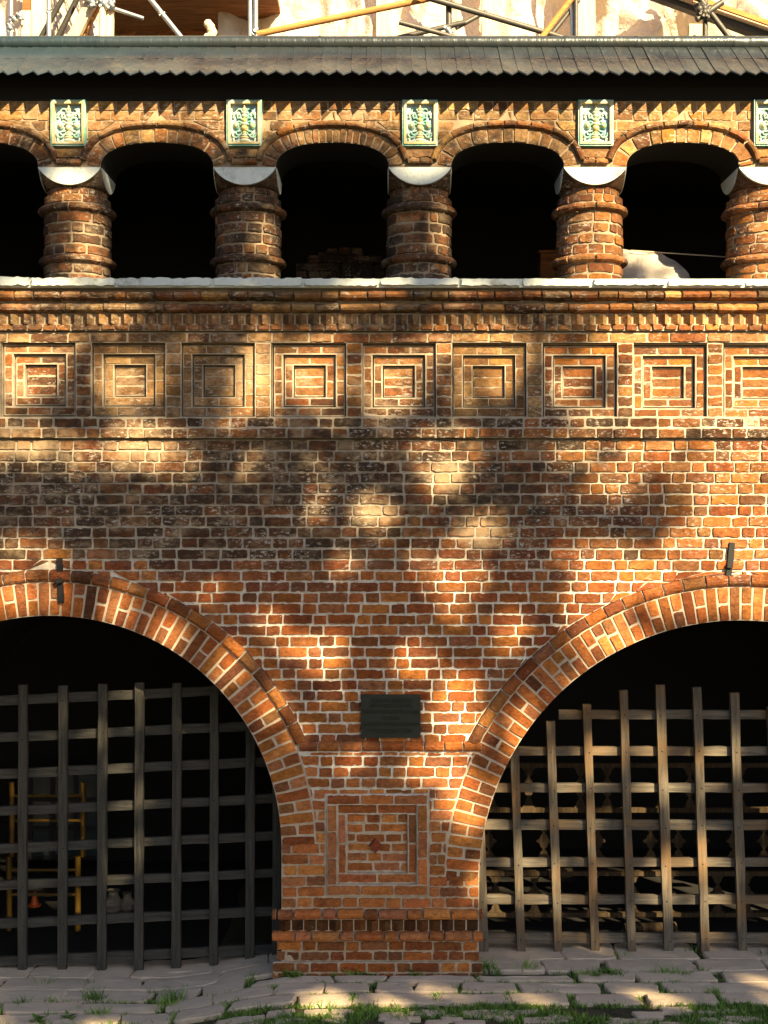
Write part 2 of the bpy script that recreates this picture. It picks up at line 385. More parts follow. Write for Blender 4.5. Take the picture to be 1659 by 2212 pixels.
def facegrid(mb, f, u0, u1, v0, v1, step, skip, d=0., mat=0):
    nu = int(math.ceil((u1 - u0) / step)); nv = int(math.ceil((v1 - v0) / step))
    du = (u1 - u0) / nu; dv = (v1 - v0) / nv
    idx = {}; vs = []; fs = []
    def vid(i, q):
        if (i, q) not in idx:
            idx[(i, q)] = len(vs); u = u0 + i * du; v = v0 + q * dv
            vs.append(f(u, v, d + .004 * mnoise.noise((u * .05, v * .05, 3.1))))
        return idx[(i, q)]
    for q in range(nv):
        for i in range(nu):
            if skip and skip(u0 + (i + .5) * du, v0 + (q + .5) * dv): continue
            fs.append((vid(i, q), vid(i, q + 1), vid(i + 1, q + 1), vid(i + 1, q)))
    mb.add(vs, fs, mat)

# ------------------------------------------------------------------ the brick building
XL, XR = -470, 2240
B = thing('brick_building', 'old red brick gallery building with two gate arches below and a columned arcade above', 'building')
ARCH = [(108, 1830, 500), (1600, 1905, 565)]
RING = 73; HOOD = 27
def halfw(cy, r, y):
    if y >= cy: return None
    q = r * r - (y - cy) ** 2
    return math.sqrt(q) if q > 0 else 0
def inside_arch(u, v, m=0):
    for cx, cy, r in ARCH:
        if v >= cy:
            if abs(u - cx) < r + m: return True
        elif (u - cx) ** 2 + (v - cy) ** 2 < (r + m) ** 2: return True
    return False
PANEL = (706, 924, 1716, 1932)
wallm = MB()
facegrid(wallm, wallmap, XL, XR, 951, 2112, 12, lambda u, v: inside_arch(u, v, 22) or (PANEL[0] < u < PANEL[1] and PANEL[2] < v < PANEL[3]))
for cx, cy, r in ARCH:       # plain strips down the jambs, where the grid stops short
    for sg in (-1, 1):
        a, b = sorted((cx + sg * r, cx + sg * (r + 46)))
        wallm.quad(wallmap(a, cy - 6, .002), wallmap(a, 2112, .002), wallmap(b, 2112, .002), wallmap(b, cy - 6, .002), 0)
def intervals(y0, y1, a=XL, b=XR):
    iv = [((a, a), (b, b))]
    ym = (y0 + y1) / 2
    for cx, cy, r in ARCH:
        rr = r + (RING + HOOD + 1 if ym < 1612 else RING + 2)
        if ym > cy - 4: h0 = h1 = r + 1
        else:
            h0 = halfw(cy, rr, min(y0, cy - 1)); h1 = halfw(cy, rr, min(y1, cy - 1))
        if h0 == 0 and h1 == 0: continue
        new = []
        for (l, rr_) in iv:
            if min(l) < cx: new.append((l, (min(rr_[0], cx - h0), min(rr_[1], cx - h1))))
            if max(rr_) > cx: new.append(((max(l[0], cx + h0), max(l[1], cx + h1)), rr_))
        iv = new
    return [i for i in iv if max(i[1][0] - i[0][0], i[1][1] - i[0][1]) > 5]
NC = 43; PITCH = (1962 - 950) / NC
for c in range(NC):
    y0 = 950 + c * PITCH + 1.5; y1 = y0 + PITCH - 3.1; ym = (y0 + y1) / 2
    for l, r_ in intervals(y0, y1):
        pieces = [(l, r_)]
        if PANEL[2] - 6 < ym < PANEL[3] + 6 and l[0] < PANEL[0] and r_[0] > PANEL[1]:
            pieces = [(l, (PANEL[0] - 4,) * 2), ((PANEL[1] + 4,) * 2, r_)]
        if 1598 < ym < 1624 and l[0] > 500 and r_[0] < 1200: continue
        for a, b in pieces:
            def kf(u):
                nz = mnoise.noise((u / 260, y0 / 130, 4.4)) + .4 * mnoise.noise((u / 70, y0 / 40, 1.4))
                if y0 > 1640 or (y0 > 1560 and R() < .4): return 'new'
                if y0 > 1195 + 40 * nz: return 'red'
                if R() < .62 + .7 * nz - max(0, (u - 1250) / 330): return 'sooty'
                return 'old' if R() < .75 else 'red'
            course(wallm, wallmap, 0, 0, y0, y1, ends=(a, b), kindfn=kf, p=.015)
course(wallm, wallmap, 664, 1026, 1625.5, 1631.5, 'new', .012)
course(wallm, wallmap, 690, 958, 1705, 1714.5, 'new', .012)
# pier foot
for y0, y1 in ((2034, 2053), (2055.5, 2074)):
    course(wallm, wallmap, 598, 1036, y0, y1, 'red', .012)
for y0, y1 in ((2077, 2097), (2099, 2116)):
    course(wallm, wallmap, 590, 1042, y0, y1, 'red', .045, back=-.01)
wallm.box(X(591), X(1041), -.035, .1, Z(2118), Z(2076), 0)
# jambs and back of the pier, so that the wall has thickness
VAULT = 4.6
for cx, cy, r in ARCH:
    for sgn in (-1, 1):
        x = X(cx + sgn * r)
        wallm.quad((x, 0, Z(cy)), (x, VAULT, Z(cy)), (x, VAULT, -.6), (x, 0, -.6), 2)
wallm.build('wall', BM + [M['dark']], B)

# vaults behind the gates
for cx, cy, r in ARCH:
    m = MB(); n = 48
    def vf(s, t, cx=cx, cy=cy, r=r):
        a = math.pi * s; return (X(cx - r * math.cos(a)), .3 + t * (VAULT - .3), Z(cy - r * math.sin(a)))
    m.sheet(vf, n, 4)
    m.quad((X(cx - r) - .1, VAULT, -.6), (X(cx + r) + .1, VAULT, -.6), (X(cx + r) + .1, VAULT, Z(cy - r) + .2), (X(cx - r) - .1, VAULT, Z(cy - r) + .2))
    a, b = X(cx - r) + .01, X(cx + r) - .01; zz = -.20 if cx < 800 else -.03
    m.quad((a, 1.0, zz), (b, 1.0, zz), (b, VAULT, zz), (a, VAULT, zz))  # near-black sheet over the earth floor, passage shade put into its colour
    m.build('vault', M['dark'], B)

# voussoir rings
def ringmap(cx, cy, base=0):
    def f(u, v, d):      # u along the arc at radius 1 unit = angle*1000, v = radius going inwards as -v
        a = u / 1000.; rr = -v
        return (X(cx + rr * math.cos(a)), -d, Z(cy - rr * math.sin(a)))
    return f
for cx, cy, r in ARCH:
    m = MB(); f = ringmap(cx, cy)
    N = 120
    for i in range(N):
        a0, a1 = math.pi * i / N * 1000, math.pi * (i + 1) / N * 1000
        m.quad(f(a0, -r, .003), f(a1, -r, .003), f(a1, -r - RING - 2, .003), f(a0, -r - RING - 2, .003), 0)
        m.quad(f(a0, -r, .003), f(a0, -r, -.32), f(a1, -r, -.32), f(a1, -r, .003), 0)
    w = 24.6 / (r + RING / 2) * 1000; nb = int(math.pi * 1000 / w); w = math.pi * 1000 / nb
    g = 2.3 / r * 1000
    for i in range(nb):
        a = i * w
        # joints keep their width: bricks are cut a little wider at the outside
        gi, go = 1.6 / r * 1000, 1.6 / (r + RING) * 1000
        lo, hi = -r - RING + 1, -r + U(-2, 1)
        rows = [(lo, hi)] if i % 2 == 0 else [(lo, lo + RING * .5 - 1.8 + U(-2, 1)), (lo + RING * .5 + 1.8, hi)]
        if R() < .1: rows = [(lo, lo + RING * .33), (lo + RING * .33 + 5, hi)]
        for v0, v1 in rows:
            e = ((a + go, a + gi), (a + w - go, a + w - gi))
            # bevel in angle units
            def fa(u, v, d, a=a, f=f, r=r): return f(a + (u - 0) / (r + 36) * 1000, v, d)
            L = w / 1000 * (r + 36)
            brick(m, fa, 0, 0, v0, v1, tone('red' if R() < .45 else ('new' if R() < .6 else 'old')), U(.009, .018), -.008, ((1.5, 1.9), (L - 1.5, L - 1.9)), None, .8, emax=.82)
    m.build('arch_ring', [M['tan_mortar'], M['brick']], B)

# hood mould running over both arches and across the pier
m = MB()
def hood_run(f, ua, ub, v0, v1, unit=1.0, L=46, p=.05):
    u = ua
    while u < ub - 4:
        l = min(L + U(-6, 6), ub - u) if ub - u > L * .5 else ub - u
        brick(m, lambda a, v, d: f(u + a * unit, v, d), 1.1, l / unit - 1.1, v0, v1, tone('old' if R() < .5 else 'red'), p + U(-.004, .004), 0, None, ROLL, .6)
        u += l
for k, (cx, cy, r) in enumerate(ARCH):
    f = ringmap(cx, cy); rh = r + RING + 14
    s = math.asin((cy - 1612) / rh) * 1000
    lo, hi = s + 12, math.pi * 1000 - s - 12
    uu = 1000 / rh
    u = lo
    while u < hi - 10:
        l = min((46 + U(-6, 6)) * uu, hi - u)
        brick(m, lambda a, v, d, u=u: f(u + a * uu, v, d), 1.1, l / uu - 1.1, -r - RING - HOOD, -r - RING - .5, tone('old' if R() < .5 else 'red'), .05 + U(-.004, .004), 0, None, ROLL, .6)
        u += l
hood_run(wallmap, 646, 1040, 1600, 1623)
for a, b in ((1230, 0), ):
    pass
m.build('hood_mould', BM, B)

# pier base mouldings and the diagonal brick course between them
m = MB(); course(m, wallmap, 589, 1042, 1963, 1985, 'new', .08, prof=ROLL, jt=3, back=0); m.build('base_moulding', BM, B)
m = MB(); course(m, wallmap, 589, 1042, 2010, 2032, 'new', .08, prof=ROLL, jt=3, back=0); m.build('base_moulding', BM, B)
def porebrik(ua, ub, v0, v1, pitch, p, kind, dirt_or_shade=1.):  # dirt is a plain multiplier on the brick colour
    m = MB(); u = ua
    while u < ub:
        k = dirt_or_shade * U(.8, 1.2); c = (*[v * k for v in tone(kind)], 0); cl = (*[v * k for v in tone(kind)], 0)
        h = U(-1, 1); a = u + 1; b = u + pitch - 1; mid = (a + b) / 2 + U(-1.5, 1.5); q = p * U(.75, 1.1)
        v = [wallmap(a, v0, .0), wallmap(mid, v0 + h, q), wallmap(b, v0, 0), wallmap(a, v1, 0), wallmap(mid, v1 + h, q), wallmap(b, v1, 0)]
        m.add(v, [(0, 3, 4, 1)], 1, c); m.add(v, [(1, 4, 5, 2)], 1, cl); m.add(v, [(0, 1, 2), (3, 5, 4)], 1, c)
        u += pitch
    return m
porebrik(602, 1032, 1987, 2009, 27, .035, 'old', .38).build('tooth_course', BM, B)  # shadow between the mouldings put into the colour of these teeth

# framed panel on the pier
m = MB()
def steps(mb, f, cx, cy, dims, mat=0):
    """nested rectangles: dims = [(half width, half height, depth out)...] from outside in"""
    for q in range(len(dims) - 1):
        w0, h0, d0 = dims[q]; w1, h1, d1 = dims[q + 1]
        o = [f(cx + sx * w0, cy + sy * h0, d0) for sx, sy in ((-1, -1), (1, -1), (1, 1), (-1, 1))]
        i = [f(cx + sx * w1, cy + sy * h1, d1) for sx, sy in ((-1, -1), (1, -1), (1, 1), (-1, 1))]
        for k in range(4): mb.quad(o[k], i[k], i[(k + 1) % 4], o[(k + 1) % 4], mat)
    w, h, d = dims[-1]
    mb.quad(*[f(cx + sx * w, cy + sy * h, d) for sx, sy in ((-1, -1), (-1, 1), (1, 1), (1, -1))], mat)
def frame_bricks(mb, f, cx, cy, wo, ho, wi, hi, d, kind, prof=None, p=.006, L=52, nside=3, edge=True):
    g = 1.3 if edge else .35; mort = 1.5 if edge else .4
    ff = lambda u, v, e: f(u, v, d + e)
    for sy in (-1, 1):
        v0, v1 = (cy - ho + mort, cy - hi - mort) if sy < 0 else (cy + hi + mort, cy + ho - mort)
        n = max(1, round(2 * wo / L)); x = cx - wo; l = 2 * wo / n
        for k in range(n): brick(mb, ff, x + k * l + g, x + (k + 1) * l - g, v0, v1, tone(kind), p + U(-.002, .002), -.005, None, prof, .7 if edge else .3, edge=edge)
    for sx in (-1, 1):
        u0, u1 = (cx - wo + mort, cx - wi - mort) if sx < 0 else (cx + wi + mort, cx + wo - mort)
        l = 2 * hi / nside
        for k in range(nside): brick(mb, ff, u0, u1, cy - hi + k * l + g, cy - hi + (k + 1) * l - g, tone(kind), p + U(-.002, .002), -.005, None, None, .7 if edge else .3, edge=edge)
pc = ((PANEL[0] + PANEL[1]) / 2 , (PANEL[2] + PANEL[3]) / 2)
steps(m, wallmap, *pc, [(111, 111, .0), (110, 110, .0), (109, 109, .02), (86, 86, .02), (86, 86, -.025), (66, 64, -.025), (66, 64, -.07)], 0)
frame_bricks(m, wallmap, *pc, 109, 109, 86.5, 86.5, .02, 'new', None, .018, 75, 3)
frame_bricks(m, wallmap, *pc, 85.5, 85.5, 66.5, 64.5, -.025, 'new', None, .006, 80, 2)
for k in range(6):
    course(m, lambda u, v, d: wallmap(u, v, d - .07), pc[0] - 65, pc[0] + 65, pc[1] - 63 + k * 21 + 2, pc[1] - 63 + (k + 1) * 21 - 2, 'new', .006)
dm = [(0, -17), (15, 0), (0, 17), (-15, 0)]
dv = [wallmap(pc[0] - 4 + a, pc[1] + 6 + b, -.06) for a, b in dm] + [wallmap(pc[0] - 4 + a * .8, pc[1] + 6 + b * .8, -.02) for a, b in dm]
m.add(dv, [(4, 7, 6, 5)] + [(i, (i + 1) % 4, 4 + (i + 1) % 4, 4 + i) for i in range(4)], 1, (.20, .05, .03, 0))
m.build('framed_panel', BM, B)

# string course under the panels, and the row above it
m = MB(); kf = lambda u: 'old'
course(m, wallmap, XL, XR, 926, 946, 'old', .06, prof=None, jt=3, back=0, kindfn=lambda u: 'sooty' if R() < .55 else 'old')
m.box(X(XL), X(XR), -.046, .06, Z(946.5), Z(925), 0)
course(m, wallmap, XL, XR, 903.5, 922.5, 'old', .008, jt=3, kindfn=lambda u: 'sooty' if R() < .5 else 'old')
m.quad(wallmap(XL, 940, -.06), wallmap(XL, 958, -.06), wallmap(XR, 958, -.06), wallmap(XR, 940, -.06), 0)
m.quad(wallmap(XL, 900, .001), wallmap(XL, 926, .001), wallmap(XR, 926, .001), wallmap(XR, 900, .001), 0)
m.build('string_course', BM, B)

# recessed panels: three nested steps
PP = 195.3; P0 = 277
for k in range(-4, 10):
    cx = P0 + k * PP + U(-2, 2); cy = 821 + (k - 1) * .6
    m = MB(); kind = ('lime' if R() < .3 else 'old') if cx < 900 else ('lime' if R() < .15 else 'old')
    q = lambda u, v, d: wallmap(u, v, d)
    o = 80 if kind == 'lime' else 80
    s = .045
    steps(m, q, cx, cy, [(o, 80, .0), (o, 80, -s - .05), (o - 3.2, 76.5, -s - .05), (o - 3.2, 76.5, -s), (57, 57, -s), (57, 57, -2 * s - .05), (54, 53.6, -2 * s - .05), (54, 53.6, -2 * s), (35, 35, -2 * s), (35, 35, -3 * s - .05), (32.3, 31.6, -3 * s - .05), (32.3, 31.6, -3 * s)])
    eg = kind != 'lime'
    frame_bricks(m, q, cx, cy, o - 3.2, 76.5, 58, 58, -s, kind, None, .004, 54, 4, eg)
    frame_bricks(m, q, cx, cy, 54, 53.6, 36, 36, -2 * s, kind, None, .004, 56, 2, eg)
    for j in range(3):
        brick(m, lambda u, v, d: wallmap(u, v, d - 3 * s), cx - 32, cx + 32, cy - 31.5 + j * 21 + (1.5 if eg or k == 0 else .3), cy - 31.5 + (j + 1) * 21 - (1.5 if eg or k == 0 else .3), tone(kind), .005, edge=eg)
    # pilaster strip to the right of the panel
    a, b = cx + 80, cx + PP - 80
    m.quad(wallmap(a, 740, 0), wallmap(a, 902, 0), wallmap(b, 902, 0), wallmap(b, 740, 0), 0)
    for j in range(7):
        brick(m, wallmap, a + 2, b - 2, 741 + j * 23 + (1.6 if eg else .5), 741 + (j + 1) * 23 - (1.6 if eg else .5), tone(kind), .007 + U(-.002, .003), edge=eg)
    m.build('recessed_panel', BM, B)
# bands of the cornice
m = MB(); course(m, wallmap, XL, XR, 720, 739, 'lime', .016, S=80, H=50, back=0, kindfn=lambda u: 'lime' if R() < .5 else 'old')
m.box(X(XL), X(XR), -.006, .05, Z(740), Z(718.5), 0)
course(m, wallmap, XL, XR, 701.5, 715, 'old', .055, S=30, H=30, jt=3, back=.0)
m.box(X(XL), X(XR), -.03, .05, Z(715.5), Z(701), 0)
m.build('cornice_band', BM, B)
porebrik(XL, XR, 681, 702, 27, .08, 'lime').build('tooth_course', BM, B)
m = MB(); course(m, wallmap, XL, XR, 656.5, 677, 'lime', .095, S=84, H=50, jt=2, prof=ROLL, back=0, kindfn=lambda u: 'lime' if R() < .55 else ('sooty' if R() < .4 else 'old')); m.box(X(XL), X(XR), -.004, .05, Z(702), Z(654), 0); m.build('cornice_roll', BM, B)
m = MB(); course(m, wallmap, XL, XR, 630, 652, 'old', .12, S=60, H=40, jt=2, prof=ROLL, back=0, kindfn=lambda u: 'lime' if R() < .3 else ('sooty' if R() < .5 else 'old')); m.box(X(XL), X(XR), -.012, .05, Z(654), Z(624), 0); m.build('cornice_roll', BM, B)
# white stone sill in worn blocks
m = MB(); u = XL
while u < XR:
    L = U(90, 210)
    brick(m, wallmap, u + .8, u + L - .8, 604 + U(-1, 1.5) + (u - 800) * .004, 624.5 + U(-1, 1), (.5, .5, .5), .135 + U(-.012, .012), 0, None, None, 1.6, 3, 0)
    u += L
m.box(X(XL), X(XR), -.1, .06, Z(625), Z(606.5), 0)
m.build('stone_sill', M['lime'], B)

# gallery inside: floor, back wall, ceiling
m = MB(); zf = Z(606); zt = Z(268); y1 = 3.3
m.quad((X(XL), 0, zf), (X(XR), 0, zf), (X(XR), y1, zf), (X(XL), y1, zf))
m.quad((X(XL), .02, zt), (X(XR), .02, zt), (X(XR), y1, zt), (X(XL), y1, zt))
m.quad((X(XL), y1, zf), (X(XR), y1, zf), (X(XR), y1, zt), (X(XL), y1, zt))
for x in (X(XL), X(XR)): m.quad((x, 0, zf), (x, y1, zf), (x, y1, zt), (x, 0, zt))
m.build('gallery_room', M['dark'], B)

# columns
CX = [150 + 378.5 * i for i in range(-1, 6)]
YC = .33
def column(cxp):
    o = part('column', B, (X(cxp), YC, 0)); rm = .318
    def cyl(rad):
        def f(u, v, d): a = u * K / rad; return ((rad + d) * math.sin(a), -(rad + d) * math.cos(a), Z(v))
        return f
    m = MB(); f = cyl(rm); C = 2 * math.pi * rm / K
    m.sheet(lambda s, t: f(s * C, 416 + t * 198, -.002), 40, 3)
    seq = [(417, 433), (456, 476), (480, 499), (503, 522), (526, 545), (567, 586), (590, 608)]
    for v0, v1 in seq: 
        u = U(0, 50); u1 = u + C
        while u < u1 - 3:
            l = min(U(52, 76) if R() < .72 else U(26, 34), u1 - u)
            if u1 - u - l < 12: l = u1 - u
            brick(m, f, u + 1.5, u + l - 1.5, v0, v1 + .4, tone('old' if cxp > 1200 or R() < .45 else 'sooty'), U(.004, .016), -.008, None, None, 1.2); u += l
    m.build('shaft', BM, o)
    for v0, v1, rad in ((436, 454, .318), (547, 565, .318)):
        m = MB(); f = cyl(rad); u = 0
        while u < C - 3:
            l = min(U(52, 70), C - u); l = C - u if C - u - l < 14 else l
            brick(m, f, u + 1, u + l - 1, v0, v1, tone('old' if cxp > 1200 or R() < .4 else 'sooty'), U(.058, .068), 0, None, ROLL, .9); u += l
        m.build('ring', BM, o)
    m = MB(); f = cyl(.285); u = 0
    m.sheet(lambda s, t: f(s * C * .285 / .318, 396 + t * 24, -.002), 40, 2)
    m.sheet(lambda s, t: (lambda a, rr: (rr * math.sin(a), -rr * math.cos(a), Z(416.5)))(s * 6.2832, .2 + .12 * t), 40, 1)
    while u < C * .896:
        l = min(U(18, 30), C * .896 - u)
        brick(m, f, u + 1, u + l - 1, 400, 415, tone('old'), U(.004, .012), -.006); u += l
    m.build('neck', BM, o)
    cap = MB(); hb = 68 * K     # cushion block, square above, round below
    LD = 38 * K; LR = (hb * hb + LD * LD) / (2 * LD)
    def sect(dz, n=72):
        dz = dz * K
        rho = math.sqrt(hb * hb + max(0, LR * LR - (dz + LR - LD) ** 2)) if dz < LD else hb + (.262 - hb) * min(1, (dz - LD) / (3 * K))
        return [(lambda ca, sa: (lambda q: (q * ca, q * sa))(min(rho, hb / max(abs(ca), abs(sa), 1e-6))))(math.cos(2 * math.pi * i / n), math.sin(2 * math.pi * i / n)) for i in range(n)]
    cap.sheet(lambda s, t: (lambda p: (p[0], p[1], Z(361 + 41 * t)))(sect(41 * t)[int(round(s * 72)) % 72]), 72, 24, 1, (.10, .06, .045, 0), False)
    cap.box(-hb + .005, hb - .005, -hb + .02, hb - .02, Z(364), Z(361), 1, (.2, .13, .09, 0))
    def lune(depth, n=22):
        w = hb; h = depth * K; rad = (w * w + h * h) / (2 * h); a0 = math.asin(w / rad)
        return [(rad * math.sin(-a0 + 2 * a0 * i / n), Z(361.5) - (rad * math.cos(-a0 + 2 * a0 * i / n) - (rad - h))) for i in range(n + 1)]
    L1 = lune(37.5); L2 = lune(37.5)
    cap.prism([(a, b) for a, b in L1], -hb - .03, -hb + .004, 0)
    s2 = MB(); s2.prism(L2, hb - .004, hb + .006, 0)
    for sgn in (1, -1):
        cap.add([(sgn * v[1], v[0] * .97, v[2]) for v in s2.v], [f if sgn < 0 else f[::-1] for f in s2.f], 0)
    cap.build('capital', [M['lime'], M['brick']], o)
    return o
for c in CX: column(c)

# arcade arches
AA, AB, AN, YB = 121.5, 53, 2.35, 361
def spow(v, e): return math.copysign(abs(v) ** e, v)
def arcf(cx):
    pts = []; n = 160
    for i in range(n + 1):
        t = math.pi * i / n
        pts.append((cx - AA * spow(math.cos(t), 2 / AN), YB - AB * spow(math.sin(t), 2 / AN)))
    s = [0]
    for a, b in zip(pts, pts[1:]): s.append(s[-1] + math.hypot(b[0] - a[0], b[1] - a[1]))
    P = np.array(pts); S = np.array(s)
    def f(u, v, d):       # u arc length, v = -offset outward
        x = np.interp(u, S, P[:, 0]); y = np.interp(u, S, P[:, 1])
        x0 = np.interp(u - 9, S, P[:, 0]); y0 = np.interp(u - 9, S, P[:, 1]); x1 = np.interp(u + 9, S, P[:, 0]); y1 = np.interp(u + 9, S, P[:, 1])
        tx, ty = x1 - x0, y1 - y0; l = math.hypot(tx, ty) or 1
        return (X(x + ty / l * (-v)), -d, min(Z(y - tx / l * (-v)), 99))
    return f, s[-1]
def arc_half(y, off):
    b = AB + off
    if y > YB: return AA + off
    q = 1 - ((YB - y) / b) ** AN
    return (AA + off) * q ** (1 / AN) if q > 0 else 0
CA = [CX[0] + 378.5 / 2 + 378.5 * i for i in range(6)]
for cx in CA:
    m = MB(); f, L = arcf(cx); n = 70
    for i in range(n):
        a, b = L * i / n, L * (i + 1) / n
        m.quad(f(a, 0, .002), f(b, 0, .002), f(b, -32, .002), f(a, -32, .002), 0)
        m.quad(f(a, 0, .002), f(a, 0, -.64), f(b, 0, -.64), f(b, 0, .002), 2)
    u = 0; thin = R() < .35
    while u < L - 2:
        l = min(U(13, 16) if thin else U(20, 34), L - u)
        if L - u - l < 9: l = L - u
        brick(m, f, u + .9, u + l - .9, -30, 0, tone('lime' if R() < .55 else 'old'), U(.006, .02), -.006, None, None, .9, edge=R() < .4); u += l
    m.build('arcade_arch', BM + [M['dark']], B)
    m = MB(); u = 6
    while u < L - 8:
        l = min(U(24, 40), L - 6 - u)
        if L - 6 - u - l < 10: l = L - 6 - u
        brick(m, f, u + .5, u + l - .5, -47, -31, tone('old' if R() < .6 else 'lime'), U(.055, .065), 0, None, ROLL, .8); u += l
    m.build('arcade_hood', BM, B)
m = MB()
def in_arc(u, v, off=8):
    for cx in CA:
        if abs(u - cx) < arc_half(v, off) and v > YB - AB - off: return True
    return v > YB
facegrid(m, wallmap, CX[0], CX[-1], 130, 361, 10, in_arc, 0)
TW, TH0, TH1 = 38, 219, 318
for k in range(10):
    y0 = 132 + k * 21.5 + .6; y1 = y0 + 20.2; ym = (y0 + y1) / 2
    for i in range(len(CX) - 1):
        a = CX[i]; b = CX[i + 1]; c = CA[i]
        t0 = TW + 2 if TH0 < ym < TH1 + 3 else 0
        h0, h1 = arc_half(y0, 48), arc_half(y1, 48)
        for l, r_ in ([((a + t0,) * 2, (b - t0,) * 2)] if h0 == h1 == 0 else [((a + t0,) * 2, (c - h0, c - h1)), ((c + h0, c + h1), (b - t0,) * 2)]):
            if max(r_[0] - l[0], r_[1] - l[1]) > 6: course(m, wallmap, 0, 0, y0, y1, 'lime', .007, ends=(l, r_), jt=1.5, kindfn=lambda u: 'lime' if R() < .92 else 'old', edge=False)
for c in CX[1:-1]:     # small block under each tile
    brick(m, wallmap, c - 27, c - 1, 344, 357, tone('old'), .05, 0, None, ROLL); brick(m, wallmap, c, c + 27, 344, 357, tone('old'), .05, 0, None, ROLL)
    brick(m, wallmap, c - 30, c + 30, 322, 341, tone('lime'), .016)
m.build('upper_wall', BM, B)

# glazed relief tiles
tile0 = None
def make_tile():
    o = part('glazed_tile', B); w, h = 2 * TW * K, (TH1 - TH0) * K
    m = MB(); m.box(-w / 2, w / 2, -.015, .02, -h / 2, h / 2, 0); m.build('field', M['g_blue'], o)
    m = MB()
    for a, b, d, mt in ((0, .018, -.05, 0), (.016, .038, -.062, 1)):
        W2, H2 = w / 2 - a, h / 2 - a; w2, h2 = w / 2 - b, h / 2 - b
        for s in (-1, 1):
            m.box(min(s * W2, s * w2), max(s * W2, s * w2), d, 0, -H2, H2, mt); m.box(-w2 + .001, w2 - .001, d + .001, 0, min(s * H2, s * h2), max(s * H2, s * h2), mt)
    m.build('frame', [M['g_green'], M['g_yellow']], o)
    m = MB(); y = -.018
    Y, G, C = 0, 1, 2
    for z, rx, rz, mt, dep in ((-.165, .055, .02, C, .035), (-.135, .045, .016, Y, .03), (-.112, .032, .014, C, .03), (-.09, .026, .016, Y, .03), (-.045, .036, .034, Y, .045), (-.005, .040, .016, C, .04), (.03, .028, .026, Y, .04), (.075, .030, .022, C, .035), (.105, .038, .015, C, .035), (.135, .024, .022, Y, .03), (.165, .012, .018, Y, .025)):
        m.ball((0, y, z), rx * 1.0, dep, rz * 1.05, 12, mt)
    for s in (-1, 1):
        for cx, cz, r, a0, a1, th, mt in ((.075, -.16, .03, 180, 380, .010, C), (.082, -.105, .034, 200, 380, .010, G), (.055, -.085, .03, 180, 360, .009, G), (.07, .06, .035, -20, 190, .010, G), (.085, .085, .022, 0, 230, .009, C), (.05, .11, .03, -30, 160, .009, G), (.05, .02, .034, 60, 260, .012, G), (.06, -.03, .05, 90, 280, .009, G)):
            th *= 1.1; pts = [(s * (cx + r * math.cos(math.radians(a0 + (a1 - a0) * i / 8))), cz + r * math.sin(math.radians(a0 + (a1 - a0) * i / 8))) for i in range(9)]
            for p, q in zip(pts, pts[1:]): m.tube((p[0], y - .008, p[1]), (q[0], y - .008, q[1]), th, 6, mt)
        m.ball((s * .078, y, -.02), .036, .028, .044, 10, G); m.ball((s * .078, y - .012, -.02), .022, .026, .03, 10, Y); m.ball((s * .068, y - .02, -.022), .013, .02, .016, 8, G)
        m.ball((s * .10, y, .10), .012, .02, .012, 8, C); m.ball((s * .105, y, -.15), .016, .02, .013, 8, C)
    m.build('relief', [M['g_yellow'], M['g_green'], M['g_white']], o)
    return o
t0 = make_tile()
for i, c in enumerate(CX[1:]):
    t = t0 if i == 0 else copy_tree(t0, B)
    t.location = (X(c), 0, Z((TH0 + TH1) / 2))

# roof of narrow pointed metal boards
zt = ZC + 4.146; TP = .80; TIP = -.36; RUN = .61; LT = .079; PW = .1447
m = MB()
def rz(y): return zt + (y - TIP) * TP
x = X(-520); k = 0
while x < X(2260):
    g = U(.9, 1.1); col = (g, g, g, 0); a, b = x + .001, x + PW - .0005; th = .014; t1, t2 = U(-.003, .003), U(-.004, .004)
    tipx = (a + b) / 2 + U(-.006, .006); yt = TIP + U(-.006, .006)
    top = [(a, TIP + LT, rz(TIP + LT) + .007 + t1), (tipx, yt, rz(yt) + .004), (b, TIP + LT, rz(TIP + LT) + t2), (b, TIP + RUN, rz(TIP + RUN) + t2), (a, TIP + RUN, rz(TIP + RUN) + .007 + t1)]
    bot = [(p[0], p[1], p[2] - th) for p in top]
    m.add(top + bot, [(0, 1, 2, 3, 4), (9, 8, 7, 6, 5)] + [(i, 5 + i, 5 + (i + 1) % 5, (i + 1) % 5) for i in range(5)], 0, col)
    m.tube((a, TIP + LT + .002, rz(TIP + LT) + .006), (a, TIP + RUN, rz(TIP + RUN) + .006), .0035, 6, 0, col)
    x += PW
yb = TIP + RUN + .2; zb = rz(TIP + RUN) + .05
m.quad((X(XL), TIP + RUN, zb - .06), (X(XR), TIP + RUN, zb - .06), (X(XR), 4.5, zb - .1), (X(XL), 4.5, zb - .1), 0, (.8, .8, .8, 0))
roof = m.build('metal_roof', M['roof'], B)
m = MB(); rr = .068; yr = TIP + RUN + .03; zr = rz(TIP + RUN) + .052
x = X(-520)
while x < X(2260):
    L = U(.55, 1.9); g = U(.95, 1.3); c = (g, g * .96, g * .90, 0)
    m.tube((x, yr, zr + U(-.003, .003)), (x + L, yr, zr + U(-.003, .003)), rr, 20, 0, c)
    m.tube((x + L - .012, yr, zr), (x + L + .012, yr, zr), rr + .004, 20, 0, c)
    x += L
m.build('ridge_roll', M['roof'], roof)
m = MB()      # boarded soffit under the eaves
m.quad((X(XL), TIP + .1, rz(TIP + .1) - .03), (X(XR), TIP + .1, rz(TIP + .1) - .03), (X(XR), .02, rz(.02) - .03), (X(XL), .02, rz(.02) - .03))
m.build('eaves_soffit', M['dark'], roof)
m = MB()  # near-black strips added on the wall in place of the eaves shadow
